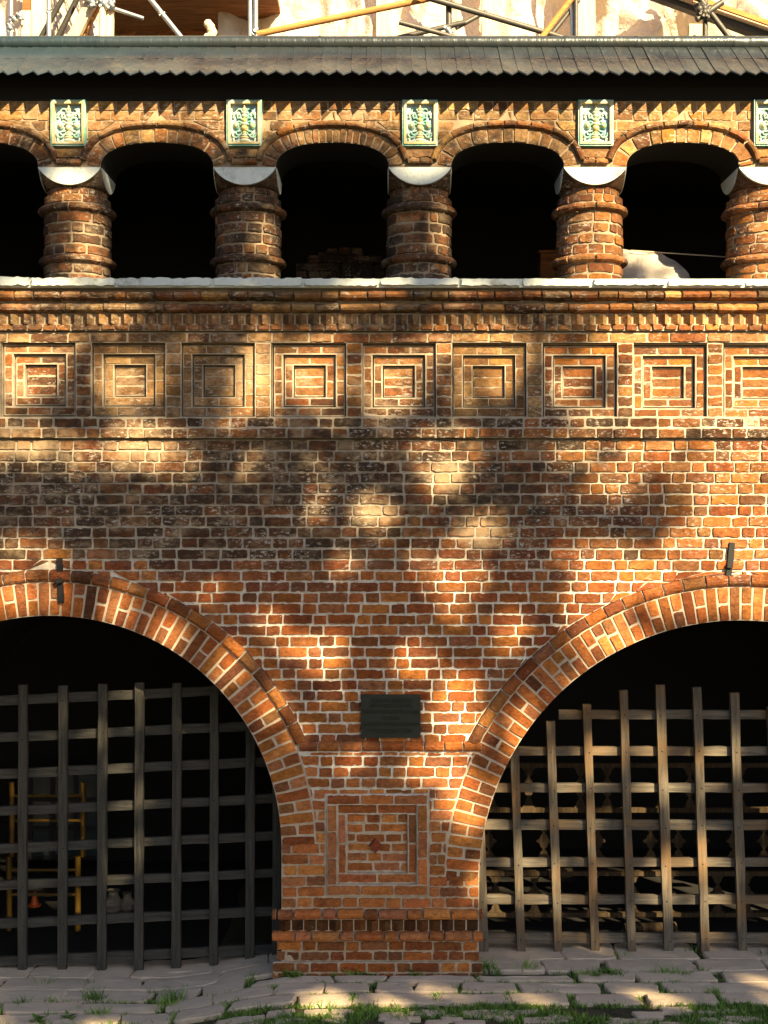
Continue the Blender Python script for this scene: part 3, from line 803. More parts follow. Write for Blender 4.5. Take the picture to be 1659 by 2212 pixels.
for q, (a, b) in enumerate(((128, 158), (158.6, 188), (188.6, 218))):
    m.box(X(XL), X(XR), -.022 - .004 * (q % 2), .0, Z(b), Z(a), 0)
m.build('eaves_shade_band', M['dark'], roof)

# iron straps over the arches
def strap(px, pts):
    m = MB()
    for (a, b, c, d), dep in pts: 
        p0 = wallmap(a, b, dep); p1 = wallmap(c, d, dep); m.bar(p0, p1, .055, .03, wob=.002, seg=3)
    m.build('iron_strap', M['iron'], B)
strap(131, [((130, 1206, 131, 1236), .02), ((130, 1248, 133, 1258), .075), ((132, 1254, 134, 1302), .025)])
strap(1575, [((1580, 1172, 1575, 1222), .025), ((1574, 1218, 1574, 1226), .05), ((1574, 1226, 1571, 1256), .02)])
# old lime lump and nail heads by the plaque
m = MB(); m.ball(wallmap(1447, 2361 / 1, 0), .01, .01, .01); 

# ------------------------------------------------------------------ plaque
pl = thing('wall_plaque', 'black metal plaque with raised lettering, fixed on the brick pier between the arches', 'plaque', wallmap(844, 1592, 0))
m = MB(); w2, hh = 64 * K, 93 * K
m.box(-w2, w2, -.05, -.012, 0, hh, 0); m.box(-w2 + .012, w2 - .012, -.053, -.05, .012, hh - .012, 0)
m.build('plate', M['blackp'], pl)
lines = [('ЗДАНИЯ БЫВШЕГО', .86, .70), ('КРУТИЦКОГО ДВОРА', .74, .70), ('ПАМЯТНИК АРХИТЕКТУРЫ', .60, .94), ('XVII ВЕКА', .45, .30), ('НАХОДИТСЯ ПОД ОХРАНОЙ', .31, .94), ('ГОСУДАРСТВА', .16, .74)]
dg = None
tmp = []
for txt, zz, wd in lines:
    cu = bpy.data.curves.new('lettering', 'FONT'); cu.body = txt; cu.align_x = 'CENTER'; cu.align_y = 'CENTER'; cu.size = .05; cu.extrude = .10
    ob = bpy.data.objects.new('lettering', cu); COL.objects.link(ob); tmp.append((ob, zz, wd))
bpy.context.view_layer.update(); dg = bpy.context.evaluated_depsgraph_get()
for ob, zz, wd in tmp:
    me = ob.evaluated_get(dg).to_mesh(); vs = [v.co.copy() for v in me.vertices]
    lt = MB()
    if vs:
        xs = [v.x for v in vs]; k = 2 * w2 * wd / (max(xs) - min(xs)); cxm = (max(xs) + min(xs)) / 2
        lt.add([((v.x - cxm) * k, -.056 - v.z * .03, hh * zz + v.y * 1.0) for v in vs], [tuple(p.vertices) for p in me.polygons])
        lt.build('lettering', M['letter'], pl)
for ob, _, _ in tmp:
    cu = ob.data; bpy.data.objects.remove(ob); bpy.data.curves.remove(cu)

# ------------------------------------------------------------------ ground and paving
def zg(x, y):
    t = min(1, max(0, (-.75 - x) / 1.5)); t = t * t * (3 - 2 * t)
    return -.19 * t - .035 * min(1, max(0, y / .7))
m = MB()
xs = [-900, -200, -40, -12] + [-6 + i * .25 for i in range(49)] + [12, 40, 200, 900]
ys = [-900, -200, -40, -12, -6] + [-3 + i * .25 for i in range(33)] + [12, 40, 200, 900]
m.add([(a, b, zg(a, b) - .025 + .01 * mnoise.noise((a * 2, b * 2, 0))) for b in ys for a in xs],
      [(q * len(xs) + i, q * len(xs) + i + 1, (q + 1) * len(xs) + i + 1, (q + 1) * len(xs) + i) for q in range(len(ys) - 1) for i in range(len(xs) - 1)], 0, smooth=True)
tag(m.build('ground', M['ground']), 'dark earth with moss around the paving stones', None, kind='structure')
m = MB(); gaps = []
rows = [(.95, .42), (.42, .06), (.06, -.24), (-.24, -.50), (-.50, -.76)]
def slab(x0, x1, y0, y1, up=.02, sk=.05):
    n = 7; ou = []
    cs = [(x0, y0), (x1, y0), (x1, y1), (x0, y1)]
    cs = [(a + U(-sk, sk), b + U(-.015, .015)) for a, b in cs]
    for q in range(4):
        a, b = cs[q], cs[(q + 1) % 4]
        for i in range(n):
            t = i / n; r_ = .10 if i == 0 else 0
            ou.append((a[0] + (b[0] - a[0]) * t + U(-.008, .008), a[1] + (b[1] - a[1]) * t + U(-.006, .006)))
    c = (sum(p[0] for p in ou) / len(ou), sum(p[1] for p in ou) / len(ou)); N = len(ou)
    # pull corners in
    for q in range(4):
        i = q * n; p = ou[i]; ou[i] = (p[0] + (c[0] - p[0]) * .05, p[1] + (c[1] - p[1]) * .07)
    up += U(-.006, .006); tx, ty = U(-.004, .004), U(-.008, .008)
    def h(p, e=0): return zg(*p) + up + tx * (p[0] - c[0]) + ty * (p[1] - c[1]) + .007 * mnoise.noise((p[0] * 5, p[1] * 9, 1)) + .004 * mnoise.noise((p[0] * 19, p[1] * 25, 1)) - e
    vs = []
    for sc, e in ((1.0, .09), (1.0, .016), (.965, .0), (.55, -.004)):
        for p in ou:
            q = (c[0] + (p[0] - c[0]) * sc, c[1] + (p[1] - c[1]) * (sc if sc > .9 else sc)); vs.append((q[0], q[1], h(q, e)))
    fs = [(k * N + i, k * N + (i + 1) % N, (k + 1) * N + (i + 1) % N, (k + 1) * N + i) for k in range(3) for i in range(N)]
    fs.append(tuple(3 * N + i for i in range(N)))
    m.add(vs, fs, 0, smooth=False)
def in_pier(x, y): return X(586) < x < X(1046) and y > -.05
for k, (ya, yb_) in enumerate(rows):
    x = -6.2 + U(0, .5)
    while x < 7.5:
        L = U(.42, .95) if k < 3 else U(.4, .8); g = U(.010, .035) if k > 0 else .010
        gg = .010 if k < 2 else U(.015, .06)
        if not (X(640) < x and x + L < X(1000) and ya > .2):
            yy = min(ya, -.06) if (X(575) < x + L and x < X(1056)) and ya > -.06 and yb_ < -.06 else ya
            if yy - yb_ > .1: slab(x + g / 2, x + L - g / 2, yb_ + gg / 2, yy - gg / 2)
        gaps.append((x, ya, yb_)); x += L
# small worn cobbles in the grass in front
for _ in range(170):
    x, y = U(-4.6, 4.6), U(-1.5, -.86); s = U(.05, .14); slab(x - s, x + s, y - s * .4, y + s * .45, .0, .02)
tag(m.build('pavement', M['slab']), 'worn uneven stone slabs laid along the foot of the wall', None, kind='structure')

g = MB()
def blade(x, y, h, w, lean, b):
    a = U(0, 6.28); dx, dy = math.cos(a) * w, math.sin(a) * w; z = zg(x, y) - .02; la = U(0, 6.28); lx, ly = math.cos(la) * lean, math.sin(la) * lean
    g.add([(x - dx, y - dy, z), (x + dx, y + dy, z), (x + lx * .4 + dx * .7, y + ly * .4 + dy * .7, z + h * .6), (x + lx * .4 - dx * .7, y + ly * .4 - dy * .7, z + h * .6), (x + lx, y + ly, z + h)], [(0, 1, 2, 3), (3, 2, 4)], 0, (b, b, b, 1))
def tuft(x, y, n, h, s=.04):
    b0 = U(.2, .95)
    for _ in range(n): blade(x + random.gauss(0, s), y + random.gauss(0, s * .5), h * U(.4, 1.1), U(.003, .006), h * U(.2, .8), min(1, max(0, b0 + U(-.3, .3))))
for _ in range(5200):      # grassy strip in front
    x, y = U(-4.4, 4.4), -U(.70, 1.42)
    if mnoise.noise((x * 1.1, y * 3, 5)) + U(-.25, .25) > -.12: tuft(x, y, 9, U(.03, .07), .035)
for x, ya, yb_ in gaps:     # joints between slabs
    if ya > .4: continue
    if R() < .75:
        for _ in range(int(U(2, 8))): tuft(x + U(-.02, .02), U(yb_, ya), 14, U(.03, .10), .024)
for ya, yb_ in rows[1:]:
    for _ in range(260):
        x = U(-5, 5)
        if mnoise.noise((x * 1.3, yb_ * 5, 8)) > (.12 if yb_ > 0 else -.05): tuft(x, yb_ + U(-.025, .025), 12, U(.03, .075), .03)
for px, py, n, h in ((630, 2112, 60, .10), (655, 2105, 30, .08), (760, 2108, 60, .12), (790, 2106, 60, .10), (900, 2108, 40, .09), (880, 2104, 40, .10), (960, 2104, 40, .10), (1050, 2096, 70, .14), (1065, 2102, 40, .13), (1140, 2095, 50, .15), (1300, 2108, 90, .11), (1330, 2112, 80, .10), (1270, 2110, 70, .10), (1440, 2105, 60, .13), (1470, 2108, 60, .10), (1520, 2100, 40, .09), (205, 2120, 80, .16), (215, 2150, 70, .13), (375, 2128, 90, .20), (365, 2135, 60, .14), (100, 2085, 20, .16), (185, 2085, 20, .10), (45, 2130, 50, .12), (110, 2125, 50, .10), (1655, 2062, 40, .12), (1500, 2052, 30, .1), (1345, 2062, 20, .1), (1540, 2150, 50, .12)):
    d = D * (999 / (py - 1106)) - D; x = (px - 829.5) * K * (D + d) / D
    tuft(x, d, n, h, .05)
tag(g.build('grass', M['grass']), 'short grass and weeds in the joints of the paving', 'grass', kind='stuff')
# broad leaved weeds at the foot of the pier
wd = MB()
for px, py in ((625, 2110), (640, 2114), (775, 2108), (800, 2106), (895, 2108), (915, 2104), (1000, 2106), (1040, 2098), (80, 2165), (150, 2160), (1290, 2115), (1320, 2108)):
    d = D * (999 / (py - 1106)) - D; x = (px - 829.5) * K * (D + d) / D
    for _ in range(14):
        a = U(0, 6.28); r_ = U(.02, .07); L = U(.025, .05); c = Vector((x + math.cos(a) * r_, d + math.sin(a) * r_ * .5, zg(x, d) + U(.01, .07)))
        t = Vector((math.cos(a), math.sin(a), U(-.2, .5))).normalized() * L; s = t.cross(Vector((0, 0, 1))).normalized() * L * .5; b = U(.1, .9)
        wd.add([tuple(c - t), tuple(c - s), tuple(c + t), tuple(c + s)], [(0, 1, 2, 3)], 0, (b, b, b, 1))
tag(wd.build('ground_weeds', M['grass']), 'low broad leaved weeds growing along the foot of the brick pier', 'weeds', kind='stuff')

# ------------------------------------------------------------------ wooden gates
YG = .68
def gate(label, posts, rails, arch, lean, slope, xref, base, top, mp, mr):
    cx, cy, r = arch; t = thing('wooden_gate', label, 'gate', (X(cx), YG, 0))
    s = (D + YG) / D
    def shadow_top(xw):     # height the posts reach; tops are cut where the arch's shadow begins
        if top[2] == 0: return min(at(0, top[1], YG).z, Z(cy - math.sqrt(max(0, (r - 4) ** 2 - ((xw - X(cx)) / K) ** 2))))
        c = at(top[0], top[1], YG); dx = xw - c.x; q = (top[2] * K * s) ** 2 - dx * dx
        return c.z + math.sqrt(q) if q > 0 else c.z - 1
    for px in posts:
        b = at(px, base(px), YG); zb_ = max(b.z, -.35)
        zt_ = shadow_top(b.x - lean * 1.6 * s) - U(.0, .05)
        if zt_ - zb_ < .3: continue
        tp = Vector((b.x - lean * (zt_ - zb_), YG, zt_))
        m = MB(); m.bar((b.x, YG, zb_), tp, .088 + U(-.006, .006), .055, seg=9, wob=.003)
        for py in rails:
            zz = at(px, py + slope * (px - xref), YG).z
            if zz < zt_ - .1:
                xc = b.x + (tp.x - b.x) * (zz - zb_) / (zt_ - zb_)
                m.ball((xc + U(-.012, .012), YG - .029, zz + U(-.02, .02)), .008, .004, .008, 6, 1)
        rebase(m, t.location).build('post', [mp, M['iron']], t)
    for py in rails:
        # find the span under the same cut
        zc_ = at(xref, py, YG).z; c = at(top[0], top[1], YG); rt = top[2] * K * s
        if top[2] == 0:
            c = Vector((X(cx), YG, Z(cy))); rt = (r - 4) * K
            if zc_ > at(0, top[1], YG).z - .05: continue
        dz = max(0, zc_ + .04 - c.z)
        if dz > rt - .08: continue
        h = math.sqrt(rt * rt - dz * dz) + .05
        x0, x1 = max(c.x - h, X(cx - r + 3)), min(c.x + h, X(cx + r - 3))
        xr = at(xref, py, YG).x
        p0 = Vector((x0, YG + .055, zc_ - slope * (x0 - xr))); p1 = Vector((x1, YG + .055, zc_ - slope * (x1 - xr)))
        m = MB(); m.bar(p0, p1, .094 + U(-.006, .006), .045, seg=24, wob=.003)
        rebase(m, t.location).build('rail', mr, t)
    return t
lp = [-375, -290, -205, -120, -36, 48.8, 135.2, 220.2, 300.2, 381, 461.7, 539.8, 597]
gate('grey timber lattice gate coloured for shade, with sagging rails in the left archway', lp, [1435, 1514, 1594, 1673, 1753.6, 1834.8, 1914.4, 1997.5, 2079.4], ARCH[0], -.003, -.047, 20, lambda p: 2103 - .03 * p, (0, 1472, 0), M['dpost'], M['drail'])
rp = [1046.3, 1125.6, 1205.7, 1285.4, 1364.7, 1444.7, 1523.6, 1604.1, 1684, 1764, 1844, 1924, 2004, 2084]
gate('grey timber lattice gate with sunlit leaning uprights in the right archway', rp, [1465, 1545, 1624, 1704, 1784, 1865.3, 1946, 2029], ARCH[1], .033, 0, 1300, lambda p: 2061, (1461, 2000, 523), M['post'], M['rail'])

# ------------------------------------------------------------------ things behind the gates
def fret_outline(w, h):
    pts = []
    n = 28
    for i in range(n + 1):
        t = i / n; a = w * (.55 + .30 * math.cos(t * 4 * math.pi) + (.16 if .45 < t < .55 else 0) + .10 * math.cos(t * 12 * math.pi))
        pts.append((a / 2, t * h))
    return [(-a, z) for a, z in pts] + [(a, z) for a, z in pts[::-1]]
def railing(x0, x1, y, z0, h, label):
    t = thing('carved_railing', label, 'railing', ((x0 + x1) / 2, y, z0), 'carved railings stored behind the right gate')
    L = (x1 - x0) / 2
    for zz in (.0, h - .05):
        m = MB(); m.box(-L, L, -.03, .03, zz, zz + .05, j=.003); m.build('rail', M['fret'], t)
    x = -L + .1
    while x < L - .05:
        m = MB(); o = fret_outline(.15, h - .1); m.prism([(x + a, .05 + b) for a, b in o], -.012, .012); m.build('baluster', M['fret'], t)
        x += U(.22, .62)
    return t
a = at(1050, 1900, 1.35); b = at(1640, 1900, 1.35)
railing(a.x, b.x + .3, 1.35, .12, .50, 'lowest carved pale wood railing, leaning behind the right gate near the floor')
railing(a.x - .05, b.x + .2, 1.55, .66, .46, 'middle carved pale wood railing behind the right gate, between two others')
railing(a.x, b.x + .3, 1.75, 1.16, .55, 'topmost carved pale wood railing stacked behind the right gate')
for k, (px, py, L, lab) in enumerate(((1405, 2005, .55, 'longer split log lying on the floor behind the right gate'), (1210, 1888, .26, 'short pale log lying on the carved railings behind the right gate'))):
    p = at(px, py, 1.1); m = MB(); m.tube((-L / 2, 0, 0), (L / 2, .02, .01), .05, 10); o = m.build('log', M['fret']); o.location = p; tag(o, lab, 'log')
# yellow frame behind the left gate
def yellow_frame(px0, px1, py0, py1, y, label):
    a = at(px0, py1, y); b = at(px1, py0, y); t = thing('yellow_frame', label, 'metal frame', (a.x, y, a.z))
    for x in (a.x, b.x):
        m = MB(); m.tube((x, y, a.z), (x, y, b.z), .032, 10); rebase(m, t.location).build('upright', M['yellow'], t)
    n = 3
    for i in range(n):
        z = a.z + (b.z - a.z) * (i + .45) / n; m = MB(); m.tube((a.x, y, z), (b.x, y, z), .018, 8); rebase(m, t.location).build('rung', M['yellow'], t)
yellow_frame(26, 180, 1690, 1850, 2.1, 'tall yellow tubular trestle standing behind the left gate')
yellow_frame(20, 168, 1850, 2010, 1.7, 'lower yellow tubular trestle in front of the tall one behind the left gate')
t = thing('window_sash', 'old window sash with dusty bluish panes leaning behind the left gate', 'window', at(140, 1830, 3.8))
m = MB(); m.box(-.42, .42, -.02, .02, -.1, 1.0, 0); m.build('pane', M['glass_b'], t)
m = MB()
for x in (-.44, -.15, .15, .44): m.box(x - .03, x + .03, -.04, .03, -.12, 1.02)
for z in (-.12, .25, .62, 1.0): m.box(-.46, .46, -.038, .03, z - .025, z + .025)
m.build('glazing_bar', M['iron'], t)
p = at(75, 1953, 2.0); m = MB(); m.tube((0, 0, 0), (0, 0, .14), .05, 14, r1=.015); m.tube((0, 0, -.02), (0, 0, 0), .07, 14); o = m.build('traffic_cone', M['orange']); o.location = p; tag(o, 'small orange cone glowing behind the left gate', 'cone')
for px, py, s, lab in ((245, 1955, 1., 'round grey clay pot on the floor behind the left gate'), (275, 1950, .8, 'slim pale clay jug beside the round pot behind the left gate')):
    p = at(px, py + 20, 1.15); m = MB()
    pr = [(.0, 0), (.07, 0), (.11, .06), (.11, .12), (.06, .19), (.05, .24), (.07, .26)]
    for (r0, z0), (r1, z1) in zip(pr, pr[1:]):
        if r0 > 0: m.tube((0, 0, z0 * s), (0, 0, z1 * s), r0 * s, 14, r1=r1 * s)
    o = m.build('clay_pot', M['rail']); o.location = p; tag(o, lab, 'pot', 'clay pots behind the left gate')

# ------------------------------------------------------------------ things in the upper gallery
zf = Z(606)
m = MB()
def sh(s, t):
    px = 1290 + s * 197; q = max(0, s - .3) / .7; top = 540 + 66 * (1 - math.sqrt(max(0, 1 - q ** 2.4))); py = top + (612 - top) * t
    p = at(px, py, 1.0); p.y += .03 * math.sin(s * 17 + t * 5) + .02 * mnoise.noise((s * 9, t * 9, 2)) - .25 * t; p.z += .004 * math.sin(s * 31); p.z = max(p.z, zf + .003); return p
m.sheet(sh, 48, 24)
tag(m.build('plastic_sheet', M['tarp']), 'crumpled pale plastic sheet lying on the gallery floor beside the sunlit column', 'plastic sheet')
m = MB(); m.tube(at(1362, 541, .95), at(1580, 556, .95), .006, 6)
tag(m.build('cord', M['newwood']), 'thin pale cord stretched across the rightmost gallery opening', 'cord')
m = MB()
for q in range(8):
    x = 640 + q * 24; a = at(x, 604 - 58 * math.sin(min(1, (x + 10 - 630) / 205) * 3.14) ** .6, 2.24); m.box(a.x, a.x + .12, 2.235, 2.36, zf, a.z + .03, 1, (.035, .022, .016, .2), j=.004)
for k in range(4):
    for q in range(7):
        x = 640 + q * 27 + (k % 2) * 12; y = 600 - k * 17
        if y < 606 - 62 * math.sin(min(1, max(0, (x - 630) / 205)) * 3.14) ** .6 or (k < 2 and q > 2): continue
        p = at(x, y, 2.2); c = tuple(v * .4 for v in tone('old')) + (.3,); m.box(p.x, p.x + .12, 2.2, 2.34, p.z - .005, p.z + .072, 1, c, j=.006)
p0, p1 = at(636, 606, 2.2), at(832, 552, 2.2)
tag(m.build('brick_stack', BM), 'low stack of loose old bricks inside the gallery behind the middle opening', 'brick stack')
m = MB(); p = at(1190, 600, 2.0); m.box(p.x - .12, p.x + .12, 2, 2.3, zf, p.z + .30, j=.01); m.box(p.x - .14, p.x + .14, 1.97, 2.33, p.z + .28, p.z + .31, j=.006)
tag(m.build('crate', M['redwood']), 'dim wooden crate inside the gallery left of the sunlit column', 'crate')

# ------------------------------------------------------------------ scaffolding and sheets above the roof
YS = 1.6
def sheetobj(x0, x1, y0, y1, yd, amp, seed, label, skew=0, hang=0):
    m = MB()
    def f(s, t):
        px = x0 + (x1 - x0) * s + skew * t; py = y0 + (y1 - y0) * t
        p = at(px, py, yd); q = Vector((s * 6, t * 2.2, seed))
        p.y += amp * 2.2 * (mnoise.fractal(q, .75, 2.1, 6) + .5 * abs(mnoise.noise((s * 5 + t * 3, t * 1.5 - s * 2, seed + 7))) + .7 * math.sin(s * 14 + t * 5 + seed + 2 * mnoise.noise(q))) + .1 * math.sin(3 * t)
        return p
    m.sheet(f, 90, 40)
    return tag(m.build('tarpaulin', M['tarp']), label, 'tarpaulin', 'sheets hung on the scaffolding')
sheetobj(470, 835, -190, 112, YS + .25, .05, 1, 'pale wrinkled sheet hung beside the open timber lining above the roof')
sheetobj(832, 1262, -190, 112, YS + .25, .06, 4, 'pale wrinkled sheet behind the crossed poles above the middle of the roof')
sheetobj(1255, 1800, -190, 112, YS + .28, .09, 9, 'draped pale sheet at the right end of the scaffolding with heavy folds')
sheetobj(95, 172, -190, 112, YS - .05, .04, 12, 'narrow pale sheet between two timber posts at the left of the scaffolding')
sheetobj(60, 190, -120, 112, YS - .35, .04, 17, 'slanting pale sheet tied along the leaning poles at upper left', 60)
sheetobj(-260, 45, -190, 112, YS + .1, .05, 23, 'pale sheet at the far left end of the scaffolding')
S = thing('scaffolding', 'timber and steel scaffolding standing above the metal roof', 'scaffolding', (0, YS, Z(76)))
def sp(name, px0, py0, px1, py1, y0, y1, r, mat, sq=False):
    m = MB(); a, b = at(px0, py0, y0), at(px1, py1, y1)
    if sq: m.bar(a, b, r * 2, r * 1.3, seg=4, wob=.002)
    else: m.tube(a, b, r, 12)
    rebase(m, S.location).build(name, mat, S)
def cl(px, py, y, s=1.0, mat='pole_g'):
    m = MB(); p = at(px, py, y)
    for _ in range(3):
        a = Vector((U(-1, 1), U(-.4, .2), U(-1, 1))).normalized() * .05 * s; m.tube(p - a, p + a, .018 * s, 8)
    m.ball(p, .034 * s, .034 * s, .034 * s, 8)
    rebase(m, S.location).build('coupler', M[mat], S)
PG, PO, PD, NW = M['pole_g'], M['pole_o'], M['pole_d'], M['newwood']
sp('pole', 24, -150, 24, 110, YS - .5, YS - .5, .024, PG); cl(22, 60, YS - .52); cl(30, 40, YS - .52); cl(44, 35, YS - .53)
sp('pole', 105, -150, 106, 110, YS - .55, YS - .55, .026, PG); cl(105, 22, YS - .56, .8)
sp('timber_post', 58, 25, 58, 110, YS - .4, YS - .4, .05, NW, True); sp('timber_post', 58, -150, 58, 26, YS - .3, YS - .3, .04, M['redwood'], True)
sp('brace', 150, -30, 72, 110, YS - .6, YS - .45, .028, PD); sp('brace', 175, -20, 118, 95, YS - .58, YS - .45, .03, PD)
sp('timber_rail', 205, -10, 150, 100, YS - .62, YS - .5, .055, NW, True); sp('timber_rail', 215, 0, 168, 90, YS - .5, YS - .4, .045, M['pole_o'], True)
sp('pole', 222, -150, 221, 110, YS - .66, YS - .66, .036, NW); sp('timber_post', 234, 25, 233, 110, YS - .6, YS - .6, .055, NW, True)
cl(225, 8, YS - .68, 1.3); cl(240, 10, YS - .68, 1.1); cl(200, 6, YS - .68, 1.1); sp('pole', 165, -8, 310, 40, YS - .68, YS - .6, .022, PG)
sp('brace', 310, -20, 395, 85, YS - .5, YS - .5, .028, PG); cl(350, 30, YS - .52, .7)
sp('pole', 540, -150, 541, 110, YS - .1, YS - .1, .03, PG); sp('pole', 553, -150, 552, 110, YS - .15, YS - .15, .026, PG); cl(550, 68, YS - .2)
sp('brace', 555, 74, 950, -8, YS - .35, YS - .3, .034, PO); sp('timber_post', 828, -150, 826, 110, YS + .12, YS + .12, .07, NW, True)
sp('brace', 900, -12, 1225, 84, YS - .42, YS - .2, .032, PD); sp('pole', 968, -150, 970, 110, YS - .3, YS - .3, .034, PD); cl(967, 64, YS - .36); cl(972, 72, YS - .36, .8)
sp('brace', 862, 48, 980, 80, YS - .48, YS - .4, .026, PD); sp('brace', 860, 82, 1005, 48, YS - .34, YS - .3, .028, PD); sp('brace', 985, 60, 1050, 25, YS - .2, YS - .1, .026, PD)
sp('timber_post', 1058, -150, 1057, 110, YS + .1, YS + .1, .085, NW, True)
sp('brace', 1165, 88, 1240, -10, YS - .3, YS - .25, .032, PO); sp('brace', 1180, 88, 1250, 0, YS - .15, YS - .1, .026, PD)
sp('pole', 1236, -150, 1237, 110, YS - .15, YS - .15, .030, PG); sp('pole', 1244, -150, 1244, 110, YS - .2, YS - .2, .024, PD); sp('timber_post', 1262, -150, 1262, 110, YS + .05, YS + .05, .11, NW, True)
sp('timber_post', 1501, 55, 1500, 110, YS - .1, YS - .1, .07, NW, True)
sp('plank', 1405, -22, 1720, 95, YS - .1, YS - .1, .085, PD, True); sp('plank', 1420, -24, 1730, 84, YS - .2, YS - .2, .03, NW, True); sp('plank', 1440, -26, 1740, 78, YS - .28, YS - .28, .025, PO, True)
sp('pole', 1523, -150, 1523, 110, YS - .4, YS - .4, .028, PD); sp('brace', 1498, -20, 1582, 90, YS - .5, YS - .45, .032, PD); sp('brace', 1505, 42, 1560, 5, YS - .52, YS - .48, .034, PD)
for q in range(4): cl(1515 + U(-10, 14), 22 + U(-10, 10), YS - .54, 1.3, 'pole_d')
# timber lined opening behind
t = thing('timber_lining', 'red brown boarded timber lining in shade behind the scaffolding', 'boarding', at(320, 60, 2.9))
m = MB()
for k in range(16):
    y = -190 + k * 20
    a, b = at(140, y - 40 + U(-2, 2), 2.6 + U(0, .05)), at(500, y + 34 + U(-3, 3), 3.1 + U(0, .05)); m.bar(a, b, .074, .03, 0)
rebase(m, t.location).build('board', M['redwood'], t)
for (a, b, c, d, w) in ((230, 70, 330, 0, .05), (240, 110, 310, 42, .04), (350, 95, 352, 55, .05), (150, 40, 480, 80, .05), (320, -30, 480, 60, .06)):
    m = MB(); m.bar(at(a, b, 2.3), at(c, d, 2.4), w * 2, .06); rebase(m, t.location).build('beam', M['redwood'], t)
m = MB(); a = at(100, -45, 1.0); m.box(a.x, at(590, 0, 1.0).x, 1.45, 3.4, a.z, a.z + .06); rebase(m, t.location).build('added_canopy', M['redwood'], t)  # unseen roof added above the view to keep the lining in shade
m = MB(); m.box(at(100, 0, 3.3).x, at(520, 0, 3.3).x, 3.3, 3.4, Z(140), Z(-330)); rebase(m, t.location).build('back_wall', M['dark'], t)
# stuffed sack and rags beside the sheet
m = MB()
for k in range(6): m.ball(at(452 + U(-7, 8), 52 + k * 6, 1.3), .05, .05, .05, 10)
tag(m.build('rag_bundle', M['newwood']), 'light bundle of rags wedged at the edge of the timber opening', 'rags')
# plastered wall of the higher building behind the sheets
m = MB(); m.box(X(-900), X(2600), 4.5, 5.0, 5, 16); o = m.build('rear_wall', M['newwood']); 
tag(o, 'pale wall of the taller building standing behind the scaffolding sheets', 'wall')

# ------------------------------------------------------------------ trees that stand in front of the wall and shade it
LIT = [ # ellipses on the wall plane where the sun comes through the crowns
 (1500, 270, 330, 75), (1290, 480, 95, 170), (1650, 480, 110, 170), (1120, 270, 170, 42), (905, 262, 60, 40), (700, 238, 130, 16), (470, 275, 45, 50), (150, 270, 50, 52), (270, 262, 90, 26), (40, 262, 60, 22), (370, 250, 40, 14),
 (200, 500, 26, 45), (190, 570, 34, 40), (590, 530, 18, 50), (965, 470, 14, 40), (1240, 390, 90, 40), (1600, 330, 90, 60),
 (60, 650, 90, 22), (60, 735, 110, 22), (30, 820, 34, 60), (280, 820, 48, 38), (240, 690, 60, 14), (560, 800, 22, 90), (650, 760, 50, 26), (690, 800, 40, 40), (850, 820, 42, 50), (1040, 735, 70, 26), (1010, 830, 24, 30), (1090, 810, 24, 30), (780, 650, 80, 14), (1000, 660, 60, 14), (1180, 650, 60, 18),
 (1500, 650, 190, 40), (1350, 740, 100, 40), (1460, 820, 90, 70), (1620, 780, 80, 120), (1240, 820, 40, 40), (1300, 900, 60, 24),
 (70, 965, 80, 30), (310, 975, 66, 44), (180, 985, 40, 20), (940, 960, 40, 20), (960, 1030, 46, 46), (1250, 975, 60, 24),
 (1530, 990, 130, 60), (1600, 1120, 90, 110), (1500, 1190, 70, 60), (1390, 965, 70, 40), (1340, 1040, 40, 26), (1440, 1250, 90, 34),
 (810, 1110, 46, 32), (1040, 1150, 44, 36), (1290, 1290, 52, 100), (1330, 1210, 50, 40), (965, 1250, 28, 70), (1020, 1240, 24, 26), (1110, 1360, 26, 44), (740, 1215, 26, 14),
 (700, 1415, 44, 34), (895, 1440, 30, 36), (970, 1540, 30, 70), (1025, 1580, 24, 34), (1000, 1490, 20, 20), (940, 1660, 70, 26), (1010, 1730, 42, 50), (640, 1390, 20, 20),
 (60, 1285, 70, 40), (250, 1310, 22, 40), (360, 1380, 26, 20), (60, 1200, 80, 22), (500, 1430, 24, 36), (590, 1530, 20, 30),
 (1500, 1290, 140, 40), (1330, 1390, 70, 34), (1240, 1480, 34, 30), (1640, 1300, 60, 40),
 (1040, 1900, 16, 30),
]
rng = np.random.default_rng(3)
for _ in range(48):       # small gaps over the right gateway
    LIT.append((rng.uniform(1080, 1700), rng.uniform(1480, 1990), rng.uniform(14, 38), rng.uniform(16, 54)))
for _ in range(9): LIT.append((rng.uniform(0, 420), rng.uniform(1420, 1950), rng.uniform(9, 18), rng.uniform(9, 22)))
for _ in range(16): LIT.append((rng.uniform(-100, 1800), rng.uniform(2100, 2330), rng.uniform(14, 50), rng.uniform(8, 16)))
for _ in range(14): LIT.append((rng.uniform(0, 1659), rng.uniform(90, 190), rng.uniform(20, 60), rng.uniform(14, 34)))
for k in range(34):
    cx = -30 + k * 52
    if 380 < cx < 440 or 590 < cx < 640: continue
    LIT.append((cx, 240, 60, 66))
